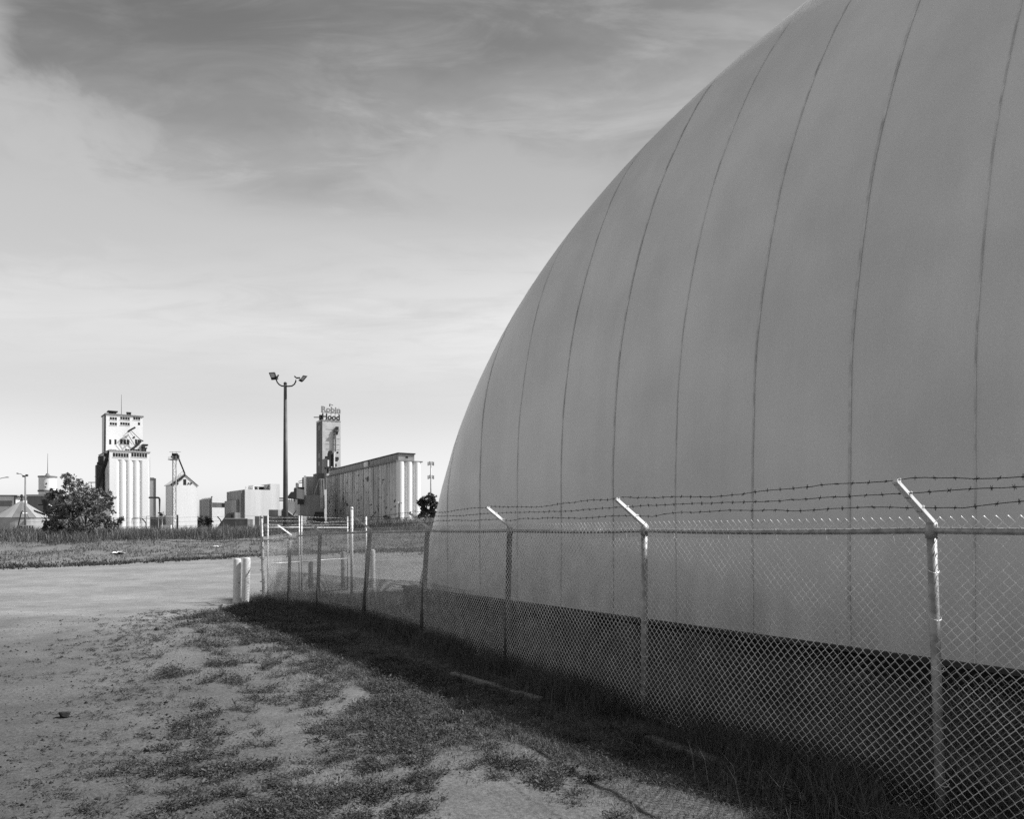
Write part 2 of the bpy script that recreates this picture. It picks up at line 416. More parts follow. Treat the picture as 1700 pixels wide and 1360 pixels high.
# ------------------------------------------------------------------ chain-link fence
GALV = mat('galvanised_steel', .46, .42, .55, .25, 9.0, .05, 60)
GALVD = mat('weathered_galvanised_steel', .34, .5, .4, .35, 14.0, .05, 60)
WIRE = mat('galvanised_wire', .74, .36, .1, .25, 5.0)
BARB = mat('rusty_barbed_wire', .055, .6, .4, .4, 8.0)
SHADEPOST = mat('shade_darkened_galvanised_post', .13, .6, .3, .4, 10.0, .1, 40)  # farther posts: steel darkened in colour to imitate the dome's shade
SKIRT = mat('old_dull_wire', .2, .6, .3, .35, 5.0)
ARM = mat('pressed_zinc_arm', .74, .5, .1, .08, 8.0)
PALE = mat('pale_painted_pipe', .62, .45, .2, .18, 8.0, .05, 60)

def chain_mesh(line, z0, z1, pitch=.0707, r=.0035, off=(0, 0), seed=0, wob=.013, drift=0.0):
    """woven wire: one zigzag wire per half diamond along the polyline `line` [(x, y, base z, top z)]"""
    R = np.random.default_rng(seed); line = np.asarray(line, float)
    seg = np.hypot(*np.diff(line[:, :2], axis=0).T); cum = np.concatenate([[0], np.cumsum(seg)]); T = cum[-1]
    p = pitch / 2; nc = int(T / p); V = []; F = []; n = 0
    hgt = z1 - z0; rows = int(round(hgt / p)); k = np.arange(rows + 1); sgn = np.where(k % 2 == 0, 1., -1.)
    gxx = np.gradient(line[:, 0], cum); gyy = np.gradient(line[:, 1], cum)
    for c in range(nc):
        flip = 1. if c % 2 == 0 else -1.                             # neighbours lean opposite ways and hook at the turns
        u = np.clip((c + .5) * p + sgn * flip * p * .53, 0, T)
        bow = math.sin(c * .06 + seed) * wob + math.sin(c * .021 + 2 * seed) * wob
        x = np.interp(u, cum, line[:, 0]); y = np.interp(u, cum, line[:, 1])
        b = np.interp(u, cum, line[:, 2]); t = np.interp(u, cum, line[:, 3])
        zz = b + z0 + k * hgt / rows + (t - b - z1) * (k / rows)
        w = .0035 * sgn * flip + bow * np.sin(k / rows * np.pi) + R.normal(0, .001, rows + 1)
        dx = np.interp(u, cum, gxx); dy = np.interp(u, cum, gyy)
        px = x + (-dy) * (w + off[0]); py = y + dx * (w + off[0])
        pts = np.stack([px, py, zz + off[1] + R.normal(0, .0012, rows + 1)], 1)
        tt = np.gradient(pts, axis=0); tt /= np.linalg.norm(tt, axis=1)[:, None] + 1e-9
        nrm = np.stack([-dy, dx, 0 * dx], 1); nrm /= np.linalg.norm(nrm, axis=1)[:, None]
        bb = np.cross(tt, nrm)
        ring = [pts + r * (nrm * math.cos(q) + bb * math.sin(q)) for q in (0, np.pi / 2, np.pi, np.pi * 1.5)]
        v = np.stack(ring, 1).reshape(-1, 3); V.append(v)
        i = np.arange(rows)[:, None] * 4 + n
        for q in range(4): F.append(np.concatenate([i + q, i + (q + 1) % 4, i + 4 + (q + 1) % 4, i + 4 + q], 1))
        n += len(v)
    return np.concatenate(V), np.concatenate(F)

def barbed(pts, seed, r=.0026, step=.125, sag=.012):
    """two-ply strand through pts with a barb every hand's width"""
    R = np.random.default_rng(seed); mb = MB(); pts = np.asarray(pts, float)
    for a, b in zip(pts[:-1], pts[1:]):
        Ls = np.linalg.norm(b - a); m = max(8, int(Ls / .09)); t = np.linspace(0, 1, m)
        p = a + (b - a) * t[:, None]; p[:, 2] -= sag * 4 * t * (1 - t) * R.uniform(.2, 2.4)
        p[:, 2] += (fbm(t * Ls * 1.3 + seed * 7.3, t * 0, 2, seed) - .5) * .075 * np.sin(t * np.pi) ** .3
        p[1:-1] += R.normal(0, .0016, (m - 2, 3))
        mb.tube(p, r, 4, False)
        for q in np.arange(R.uniform(.03, .1), Ls, step):
            c = a + (b - a) * q / Ls; c[2] = np.interp(q / Ls, t, p[:, 2])
            for _ in range(2):
                d = R.normal(0, 1, 3); d[0] *= .35; d[1] *= .35; d = d / np.linalg.norm(d) * .017
                mb.tube([c - d, c + d], .0019, 3, False)
            d = (b - a) / Ls * .008; mb.tube([c - d, c + d], .005, 5, False)
    return mb

# post feet and rail heights, near to far:  x, y, rail height, lean of the foot (x)
FP = [(4.02, 2.15, 1.855, 0), (2.66, 4.89, 1.85, .085), (1.31, 7.63, 1.85, .0), (-.03, 10.35, 1.848, -.055), (-1.45, 13.25, 1.845, -.12), (-3.02, 16.4, 1.82, -.15), (-4.73, 19.0, 1.775, -.07), (-6.04, 21.0, 1.69, -.05), (-7.2, 22.3, 1.575, .03)]
def build_fence():
    root = thing('chain_link_fence', (1.31, 7.63, 0), 'long galvanised chain-link fence topped with barbed wire in front of the dome', 'fence')
    fx = np.array([p[0] for p in FP]); fy = np.array([p[1] for p in FP])
    g = gz(fx, fy, False)
    out = np.array((-.9, -.44))                                     # the side the barbed-wire arms lean to
    for i, (x, y, rz, lean) in enumerate(FP):
        end = i == len(FP) - 1
        b = (x + lean, y + lean * .3, g[i] - .25)
        top = rz + (.66 if end else .03)
        if end: t = (x - .05, y, top); rad = .042
        else: t = (x, y, top); rad = (.030, .030, .032, .038, .043, .047, .045, .043)[i]
        p = MB().tube([b, ((b[0] + t[0]) / 2, (b[1] + t[1]) / 2, (b[2] + t[2]) / 2), t], rad, 16)
        po = p.build('end_post' if end else 'post', GALVD if end or i < 3 else SHADEPOST, root, True)
        if end:
            MB().lathe((t[0], t[1], t[2]), [(.046, -.03), (.046, .01), (.035, .035), (.01, .05)], 14).build('post_cap', GALVD, po, True)
            for zc in (.35, .62, .95, 1.3, 1.62, 1.9): 
                q = MB().tube([(x + .01, y, g[i] + zc - .02), (x + .01, y, g[i] + zc + .02)], .053, 14)
                q.box((x - .06, y - .02, g[i] + zc), (.05, .03, .03)); q.build('hinge_band', GALVD, po)
            continue
        mb = MB()                                                   # pressed-steel arm: a channel with slots for the strands
        o3 = np.array((out[0] * .345, out[1] * .345, .262)); L_ = np.linalg.norm(o3); o3 /= L_
        side = np.cross(o3, (0, 0, 1)); side /= np.linalg.norm(side); upn = np.cross(side, o3)
        base = np.array((x, y, rz + .035)); w0, w1 = .028, .020
        def chan(a, bb, h0, h1):
            q = []
            for p_, w, hh in ((base + o3 * a, w0 + (w1 - w0) * a / L_, h0), (base + o3 * bb, w0 + (w1 - w0) * bb / L_, h1)):
                q.append([p_ + side * w, p_ - side * w, p_ - side * w * .3 + upn * hh, p_ + side * w * .3 + upn * hh])
            mb.hexa([q[0][0], q[0][1], q[1][1], q[1][0], q[0][3], q[0][2], q[1][2], q[1][3]])
        chan(-.03, L_, .040, .032)
        for a in (.13, .27, .40): chan(a, a + .014, .050, .050)
        ar = mb.build('extension_arm', ARM, po)
        cp = MB().lathe((x, y, rz + .0), [(rad + .006, -.05), (rad + .006, .015), (rad, .045), (.012, .055)], 14)
        cp.tube([(x - .02, y, rz), (x + .02, y, rz)], .03, 10); cp.build('post_top', GALVD, po, True)
        for zc in (.25, .62, .98, 1.3, 1.6):                        # tie wires
            xx = x + lean * (1 - zc / 1.85)
            MB().tube([(xx + (rad + .004) * math.cos(q), y + (rad + .004) * math.sin(q), g[i] + zc + .02 * math.sin(q)) for q in np.linspace(0, 6.0, 9)], .0028, 4).build('tie_wire', WIRE, po)
    rl = MB()
    for (a, b) in zip(FP[:-1], FP[1:]):
        t = np.linspace(0, 1, 9); pa = np.array(a[:3]); pb = np.array(b[:3])
        p = pa + (pb - pa) * t[:, None]; p[:, 2] -= .012 * 4 * t * (1 - t)
        rl.tube(p, .021, 12, False)
    rl.build('top_rail', GALVD, root, True)
    R = np.random.default_rng(5)
    for (a, b) in zip(FP[:-1], FP[1:]):
        pa = np.array(a[:3]); pb = np.array(b[:3])
        for q in np.arange(.3, 3.0, .55):
            c = pa + (pb - pa) * min(q / 3.05 + R.uniform(-.03, .03), .97)
            MB().tube([(c[0] + .027 * math.cos(w) * .3 , c[1] + .027 * math.cos(w), c[2] - .012 + .027 * math.sin(w)) for w in np.linspace(0, 6.6, 10)] + [(c[0] + .01, c[1] - .01, c[2] - .075)], .0022, 4).build('rail_tie', WIRE, root)
    line = [(x + lean * .5, y, gg, rz + .085 - 0) for (x, y, rz, lean), gg in zip(FP, g)]
    v, f = chain_mesh(line, .03, 1.93, off=(.034, 0), seed=1)
    raw('chain_link_mesh', v, f, WIRE, root, True)
    line2 = [(x + lean * .9, y, gg, gg + (.92 + .05 * math.sin(i * 2.1))) for i, ((x, y, rz, lean), gg) in enumerate(zip(FP, g))]
    v, f = chain_mesh(line2, -.02, .9, off=(-.09, 0), seed=3, wob=.03)
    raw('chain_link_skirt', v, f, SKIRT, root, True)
    for k, a in enumerate((.14, .28, .41)):
        o3 = np.array((out[0] * .345, out[1] * .345, .262)); L_ = np.linalg.norm(o3); o3 /= L_
        pts = [np.array((x, y, rz + .035)) + o3 * a + np.array((0, 0, .026)) for x, y, rz, _ in FP[:-1]]
        pts.append(np.array((FP[-1][0], FP[-1][1], FP[-1][2] + .2 + .14 * k)))
        barbed(pts, 11 + k).build('barbed_wire', BARB, root)
build_fence()

# ------------------------------------------------------------------ gate and far return fence
def build_gate():
    A = np.array((-7.12, 22.48)); B = np.array((-5.40, 25.32)); d = B - A; Lg = np.hypot(*d)
    gp = np.array((-5.30, 25.5))
    root = thing('chain_link_gate', (A[0], A[1], -.25), 'double swing gate of pale pipe and chain-link at the far end of the fence', 'gate')
    def leaf(t0, t1, skirt):
        a, b = A + d * t0, A + d * t1
        fr = MB(); r = .021
        z0a, z0b = -.13 + .05 * t0, -.13 + .05 * t1
        za, zb = 1.93, 1.945
        fr.tube([(*a, z0a), (*a, 2.3)], r, 10); fr.tube([(*b, z0b), (*b, 2.3)], r, 10)
        for h0, h1 in ((z0a, z0b), (.87 + .06 * t0, .87 + .06 * t1), (za, zb)): fr.tube([(*a, h0), (*b, h1)], r * .92, 10)
        lf = fr.build('gate_leaf', PALE, root, True)
        v, f = chain_mesh([(*a, z0a, za), (*b, z0b, zb)], .01, 2.05, seed=int(t0 * 10) + 5, off=(.02, 0))
        raw('chain_link_mesh', v, f, GALV, lf, True)
        v, f = chain_mesh([(*a, z0a, z0a + skirt[0]), (*b, z0b, z0b + skirt[1])], -.06, skirt[0], pitch=.05, seed=8, off=(-.04, 0), wob=.02)
        raw('chain_link_skirt', v, f, SKIRT, lf)
        for k in range(3): barbed([(*a, 2.03 + .11 * k), (*b, 2.03 + .11 * k)], 31 + k + int(t0 * 20), r=.0022).build('barbed_wire', WIRE, lf)
        return lf
    leaf(.0, .365, (.55, .5)); leaf(.395, 1.0, (.5, .16))
    po = MB().tube([(*gp, -.5), (*gp, 2.58)], .05, 16); po.lathe((*gp, 2.58), [(.055, -.04), (.055, .01), (.03, .05)], 14)
    po.build('gate_post', PALE, root, True)
    rt = thing('return_fence', (-4.9, 25.8, -.25), 'short chain-link fence run between the gate and the far end of the dome', 'fence')
    pts = [gp + NV * t for t in (.09, .5, 3.3, 6.2)]
    for i, p in enumerate(pts[1:]): MB().tube([(*p, -.5), (*p, 2.32 if i == 0 else 1.9)], .036, 12).build('post', PALE, rt, True)
    MB().tube([(*pts[0], 1.80), (*pts[-1], 1.86)], .024, 10).build('top_rail', PALE, rt, True)
    v, f = chain_mesh([(*p, -.22, 1.84) for p in pts], .02, 2.06, seed=17, off=(.03, 0)); raw('chain_link_mesh', v, f, GALVD, rt)
build_gate()

# ------------------------------------------------------------------ bollards, stones, small things
BOLL = mat('chipped_white_paint', .66, .55, 0, .12, 6.0, .08, 40, stains=(9.0, .66, .3))
BOLLD = mat('weathered_grey_paint', .30, .7, 0, .3, 6.0, .1, 40, stains=(7.0, .6, .12))
def bollard(px, d, h, r, lean, m, label):
    x = (px - CX) / FPX * d; z = float(gz(x, d, False))
    o = MB(); lx, ly = lean
    prof = [(0, r), (h * .5, r), (h - .02, r), (h, r * .9)]
    n = 28; th = np.arange(n) * 2 * np.pi / n; v = []; 
    for hh, rr in [(-.25, r)] + prof: v += [(x + lx * hh + rr * math.cos(t), d + ly * hh + rr * math.sin(t), z + hh) for t in th]
    root = thing('bollard', (x, d, z), label, 'bollard', 'pipe bollards by the gate')
    f = [(i * n + j, i * n + (j + 1) % n, (i + 1) * n + (j + 1) % n, (i + 1) * n + j) for i in range(4) for j in range(n)]
    raw('pipe', v, f, m, root, True)
    MB().lathe((x + lx * h, d + ly * h, z + h), [(r * .92, -.012), (r * .9, .006), (r * .62, .022), (r * .2, .03)], n).build('cap', m, root, True)
    return root
bollard(392.6, 21.5, 1.285, .103, (.02, 0), BOLL, 'white pipe bollard with a diagonal shadow, the left one of the pair beside the gate')
bollard(407.0, 21.45, 1.31, .103, (.035, 0), BOLL, 'clean white pipe bollard, the right one of the pair beside the gate')
bollard(570.5, 28.0, 1.30, .10, (0, 0), BOLLD, 'grey weathered bollard seen through the mesh just left of the tall gate post')
bollard(618.5, 28.2, 1.38, .10, (0, 0), BOLL, 'white bollard seen through the mesh right of the tall gate post')
bollard(515.5, 27.6, .95, .085, (.01, 0), mat('old_dark_post', .07, .9, 0, .4, 7.0, .3, 30), 'dark short bollard seen through the second gate leaf')

def rock(name, x, y, size, label, cat, m, seed, sink=.25, rz=0.):
    R = np.random.default_rng(seed)
    bm_v = []; 
    import bmesh
    bm = bmesh.new(); bmesh.ops.create_icosphere(bm, subdivisions=3, radius=1)
    v = np.array([q.co[:] for q in bm.verts]); f = [tuple(w.index for w in q.verts) for q in bm.faces]; bm.free()
    dirs = R.normal(0, 1, (9, 3)); dirs /= np.linalg.norm(dirs, axis=1)[:, None]
    for dd in dirs:
        k = v @ dd; lim = R.uniform(.5, .85); v = v - np.where(k > lim, (k - lim), 0)[:, None] * dd
    v = v + .07 * (fbm(v[:, 0] * 3 + seed, v[:, 1] * 3 + v[:, 2] * 2, 3, seed) - .5)[:, None] * v
    ca, sa = math.cos(rz), math.sin(rz); v = v * np.array(size) / 2
    v = np.stack([v[:, 0] * ca - v[:, 1] * sa, v[:, 0] * sa + v[:, 1] * ca, v[:, 2]], 1)
    z = float(gz(x, y)); v = v + np.array((x, y, z + size[2] * (.5 - sink)))
    return tag(raw(name, v, f, m, None, False), label, cat)
STONE_D = mat('dark_stone', .035, .8, 0, .3, 12, .4, 40); CONC = mat('broken_concrete', .3, .9, 0, .2, 9, .5, 25)
rock('stone', -4.38, 7.55, (.15, .1, .09), 'small dark stone lying alone on the gravel lot', 'stone', STONE_D, 3, .2)
rock('stone', -6.55, 14.2, (.11, .09, .08), 'small dark stone near the edge of the weeds by the road', 'stone', STONE_D, 5, .2)
rock('concrete_lump', -7.35, 19.7, (.34, .3, .26), 'pale lump of broken concrete in the weeds before the white bollards', 'concrete lump', CONC, 8, .3, .5)
rock('concrete_lump', -6.95, 20.2, (.28, .24, .24), 'dark rounded lump of concrete at the foot of the right white bollard', 'concrete lump', mat('dark_concrete', .12, .9, 0, .2, 9, .5, 25), 12, .3)

def strip(a, b, label):
    mb = MB(); t = np.linspace(0, 1, 14); a = np.array(a); b = np.array(b); p = a + (b - a) * t[:, None]
    n2 = np.array((-(b - a)[1], (b - a)[0])) / np.hypot(*(b - a)); z = gz(p[:, 0], p[:, 1], False)
    for i in range(13):
        if i in (4, 9): q0, q1 = p[i] + (p[i + 1] - p[i]) * .08, p[i + 1]
        else: q0, q1 = p[i], p[i + 1]
        w = .055 + .012 * (fbm(t * 9, t * 0, 2, 4)[i] - .5); h0 = .045 + .03 * (fbm(t * 5 + 3, t * 0, 2, 6)[i:i + 2] - .5)
        mb.hexa([(*(q0 - n2 * w), z[i] - .1), (*(q1 - n2 * w), z[i + 1] - .1), (*(q1 + n2 * w), z[i + 1] - .1), (*(q0 + n2 * w), z[i] - .1), (*(q0 - n2 * w * .8), z[i] + h0[0]), (*(q1 - n2 * w * .8), z[i + 1] + h0[0]), (*(q1 + n2 * w * .8), z[i + 1] + h0[0]), (*(q0 + n2 * w * .8), z[i] + h0[0])])
    tag(mb.build('concrete_edging', mat('edging_concrete', .22, .9, 0, .25, 7, .5, 20), None, True), label, 'edging', 'edging strips in the dome shadow')
strip((-.75, 9.8), (.30, 8.3), 'low concrete edging strip in shade at the foot of the third fence post')
strip((1.2, 6.78), (2.0, 5.45), 'low concrete edging strip in shade, the longer one nearer the camera')

def paper(px, py, d, s, label, seed):
    R = np.random.default_rng(seed); x = (px - CX) / FPX * d; z = float(gz(x, d)) + .06
    n = 9; U, V = np.meshgrid(np.linspace(-1, 1, n), np.linspace(-1, 1, n))
    v = np.stack([x + U.ravel() * s[0] / 2, d + V.ravel() * s[1] / 2, z + (fbm(U.ravel() * 1.7 + seed, V.ravel() * 1.7, 3, seed) - .3) * s[2]], 1)
    i = np.arange(n * n).reshape(n, n); f = [(a, b, c, e) for a, b, c, e in np.stack([i[:-1, :-1], i[:-1, 1:], i[1:, 1:], i[1:, :-1]], -1).reshape(-1, 4)]
    o = raw('paper_litter', v, f, mat('white_paper', .75, .8, 0, .05), None, False); so_ = o.modifiers.new('thickness', 'SOLIDIFY'); so_.thickness = .004
    tag(o, label, 'litter', 'scraps of litter on the bank')
paper(196, 913, 52, (.78, .6, .3), 'crumpled white paper scrap on the grassy bank below the big bush', 4)
paper(361, 910, 56, (.5, .4, .22), 'small white paper scrap on the grassy bank left of the bollards', 9)

# ------------------------------------------------------------------ vegetation
def blades(n, xs, ys, hmin, hmax, wd, bend, seed, lean=(0, 0), quad=True):
    """n grass blades standing at (xs, ys): each two tapering quads / a triangle"""
    R = np.random.default_rng(seed); xs = np.asarray(xs); ys = np.asarray(ys); n = len(xs)
    z = gz(xs, ys) - .01
    h = R.uniform(hmin, hmax) if np.isscalar(hmin) and False else hmin + (hmax - hmin) * R.random(n) ** 1.5
    a = R.uniform(0, 2 * np.pi, n); w = wd * R.uniform(.6, 1.4, n)
    bx = np.cos(a + 1.57) * bend * h * R.uniform(.2, 1.3, n) + lean[0] * h; by = np.sin(a + 1.57) * bend * h * R.uniform(.2, 1.3, n) + lean[1] * h
    dx, dy = np.cos(a) * w / 2, np.sin(a) * w / 2
    p = np.zeros((n, 5, 3))
    p[:, 0] = np.stack([xs - dx, ys - dy, z], 1); p[:, 1] = np.stack([xs + dx, ys + dy, z], 1)
    p[:, 2] = np.stack([xs + dx * .7 + bx * .4, ys + dy * .7 + by * .4, z + h * .6], 1); p[:, 3] = np.stack([xs - dx * .7 + bx * .4, ys - dy * .7 + by * .4, z + h * .6], 1)
    p[:, 4] = np.stack([xs + bx, ys + by, z + h * np.sqrt(np.maximum(1 - bend * bend * .4, .3))], 1)
    i = np.arange(n)[:, None] * 5
    q = i + np.array([[0, 1, 2, 3]]); t = i + np.array([[3, 2, 4]])
    return p.reshape(-1, 3), [tuple(r) for r in q] + [tuple(r) for r in t]

def stuff(name, parts, m):
    V = []; F = []; n = 0
    for v, f in parts:
        V.append(v); F += [tuple(k + n for k in q) for q in f]; n += len(v)
    return tag(raw(name, np.concatenate(V), F, m), kind='stuff')

def sprigs(xs, ys, size, seed, up=.35, nleaf=9):
    """low creeping sprigs: small leaves set along a short stem lying over the soil"""
    R = np.random.default_rng(seed); xs = np.asarray(xs); n = len(xs); z = gz(xs, ys)
    sc = np.broadcast_to(size, (n,)) * R.uniform(.6, 1.3, n); a = R.uniform(0, 2 * np.pi, n)
    V = np.zeros((n, nleaf, 4, 3))
    for k in range(nleaf):
        t = (k + .5) / nleaf; b = a + R.normal(0, .3, n)
        cx_ = xs + np.cos(a) * sc * t; cy_ = ys + np.sin(a) * sc * t; cz = z + .004 + sc * up * t * R.uniform(.2, 1.4, n)
        la = b + np.where(k % 2, 1, -1) * R.uniform(.4, 1.1, n); ll = sc * R.uniform(.25, .5, n); lw = ll * R.uniform(.22, .4, n); lift = R.uniform(-.05, .75, n)
        ux, uy = np.cos(la), np.sin(la)
        tip = np.stack([cx_ + ux * ll, cy_ + uy * ll, cz + lift * ll], 1); base = np.stack([cx_, cy_, cz], 1)
        mid = (tip + base) / 2; sd = np.stack([-uy * lw / 2, ux * lw / 2, R.normal(0, .3, n) * lw], 1)
        V[:, k, 0], V[:, k, 1], V[:, k, 2], V[:, k, 3] = base, mid + sd, tip, mid - sd
    m = n * nleaf
    return V.reshape(-1, 3), [tuple(r) for r in (np.arange(m)[:, None] * 4 + np.array([[0, 1, 2, 3]]))]

WEED = leafmat('weed_leaf', .085, .65, 3.0); GRASS = leafmat('dry_grass', .22, .5, 2.0); DGRASS = leafmat('fence_grass', .11, .5, 1.5); BANKG = leafmat('bank_grass', .15, .45, .25)

def dome_shadow_line(y): return np.interp(y, [5.05, 6.1, 8, 10.6, 15, 20], [1.78, .71, -.94, -2.4, -4.7, -7.3])
def build_near_plants():
    R = np.random.default_rng(21)
    # creeping weed mats: thick clumps with bare soil between, thinner towards the lot
    N = 300000
    y = 4.2 + 17.8 * R.random(N) ** 1.55; sh = dome_shadow_line(y); e = weed_edge(y)
    x = e - .6 + (sh + 1.2 - e + .6) * R.random(N)
    inn = (x - e) / np.maximum(sh - e, .3)
    cl = .55 * fbm(x * 2.3 + 3, y * 1.9, 4, 41) + .45 * fbm(x * .9, y * .8, 2, 44); cl2 = fbm(x * 7, y * 7, 3, 47)
    thr = .60 - .04 * np.clip(inn, 0, 1) + .4 * np.clip(-inn * 3.0, 0, 1) - .05 * sst(14, 19, y)
    keep = (cl + .60 * (cl2 - .5) > thr) & (R.random(N) < .55 + .45 * sst(9, 4, y))
    x, y = x[keep], y[keep]
    k = R.random(len(x)) < .85
    p1 = sprigs(x[k], y[k], .042 + .0034 * y[k], 3, .85, 6)
    # lone sprigs out on the lot
    N2 = 600; y2 = 4.4 + 15 * R.random(N2) ** 1.5; x2 = weed_edge(y2) - np.abs(R.normal(0, .75, N2)) ** 1.0 - .1
    cx_ = np.repeat(x2, 5) + R.normal(0, .03, N2 * 5); cy_ = np.repeat(y2, 5) + R.normal(0, .03, N2 * 5)
    p2 = sprigs(cx_, cy_, .035 + .003 * cy_, 5, .3, 6)
    stuff('creeping_weeds', [p1, p2], WEED)
    # short dry grass between the weeds and the shade
    N = 130000; y = 4.2 + 18 * R.random(N) ** 1.5; sh = dome_shadow_line(y); e = weed_edge(y)
    x = e + (sh + 1.0 - e) * (1 - R.random(N) ** 1.7)
    keep = (fbm(x * 1.7, y * 1.7, 3, 61) > .72 - .36 * np.clip((x - e) / np.maximum(sh - e, .3), 0, 1.1)); x, y = x[keep], y[keep]
    p = blades(0, x, y, .015, .075, .0035 + .00025 * y, 1.1, 8)
    N2 = 90; y2 = 4.5 + 14 * R.random(N2) ** 1.4; x2 = weed_edge(y2) + R.random(N2) * (dome_shadow_line(y2) - weed_edge(y2))
    xx = np.repeat(x2, 10) + R.normal(0, .025, N2 * 10); yy = np.repeat(y2, 10) + R.normal(0, .025, N2 * 10)
    pt = blades(0, xx, yy, .05, .15, .004, .9, 9)
    stuff('dry_short_grass', [p, pt], GRASS)
    # rank grass in the shade along and behind the fence
    N = 150000; y = 3.6 + 20 * R.random(N) ** 1.25; fxx = np.interp(y, [q[1] for q in FP], [q[0] for q in FP])
    x = fxx + R.normal(.15, .42, N); k = (wall_dist(x, y) > .25) & (fbm(x * 2, y * 2, 2, 71) > .33); x, y = x[k], y[k]
    p1 = blades(0, x, y, .05, .42, .0034, .95, 12)
    N = 190000; y = 3.5 + 21 * R.random(N) ** 1.2; fxx = np.interp(y, [q[1] for q in FP], [q[0] for q in FP]); wx = 12.6 - .66 * y
    x = fxx + (wx - fxx) * R.random(N); k = (wall_dist(x, y) > 1.4 + .9 * R.random(N)) & (fbm(x * 1.2, y * 1.2, 3, 73) > .38); x, y = x[k], y[k]
    stuff('dome_side_grass', [blades(0, x, y, .05, .34, .0055, .9, 13)], leafmat('yard_grass', .085, .6, 1.2))
    N = 110000; y = 3.6 + 18 * R.random(N) ** 1.3; fxx = np.interp(y, [q[1] for q in FP], [q[0] for q in FP]); sh = dome_shadow_line(y)
    x = sh - .25 + (fxx - sh + .1) * R.random(N); p3 = blades(0, x, y, .02, .11, .005, 1.1, 14)
    stuff('fence_line_grass', [p1, p3], DGRASS)
    N = 11; st = MB()
    for i in range(N):                                              # dead seed stalks leaning through the mesh
        yy = 4.3 + 9 * R.random() ** 1.5; xx = np.interp(yy, [q[1] for q in FP], [q[0] for q in FP]) + R.normal(.1, .25); z = float(gz(xx, yy)); L_ = R.uniform(.5, 1.25); a = R.normal(0, .28); b_ = R.normal(0, .2)
        t = np.linspace(0, 1, 6)[:, None]; st.tube(np.array((xx, yy, z)) + t * np.array((a * L_, b_ * L_, L_)) + t * t * np.array((a * .3, 0, -.08)), np.linspace(.0022, .001, 6), 4)
    tag(st.build('dead_stalks', mat('dead_stalk', .16, .9)), kind='stuff')
    # loose stones on the lot
    N = 42000; y = 4.2 + 22 * R.random(N) ** 1.6; x = -1.8 - 13 * R.random(N) * (y / 14 + .35); k = (x < weed_edge(y) + .5) & (R.random(N) < sst(21, 8, y)) & (fbm(x * .9, y * .9, 3, 81) + R.random(N) * .35 > .60); x, y = x[k], y[k]; n = len(x)
    s = .0045 + .012 * R.random(n) ** 3 + .00022 * y; s[R.random(n) < .012] *= 2.0; z = gz(x, y)
    oc = np.array([(1, 0, 0), (0, 1, 0), (-1, 0, 0), (0, -1, 0), (0, 0, .8), (0, 0, -.5)]); a = R.uniform(0, 6.3, n)
    v = np.zeros((n, 6, 3)); jit = R.uniform(.7, 1.3, (n, 6, 3))
    for i, o_ in enumerate(oc): v[:, i, 0] = x + s * (o_[0] * np.cos(a) - o_[1] * np.sin(a)) * jit[:, i, 0]; v[:, i, 1] = y + s * (o_[0] * np.sin(a) + o_[1] * np.cos(a)) * jit[:, i, 1]; v[:, i, 2] = z + s * (o_[2] + .25) * jit[:, i, 2]
    f = np.array([(0, 1, 4), (1, 2, 4), (2, 3, 4), (3, 0, 4), (1, 0, 5), (2, 1, 5), (3, 2, 5), (0, 3, 5)])
    tag(raw('loose_gravel', v.reshape(-1, 3), (np.arange(n)[:, None, None] * 6 + f[None]).reshape(-1, 3), leafmat('gravel_chip', .085, .85, 4.0, .9)), kind='stuff')
build_near_plants()

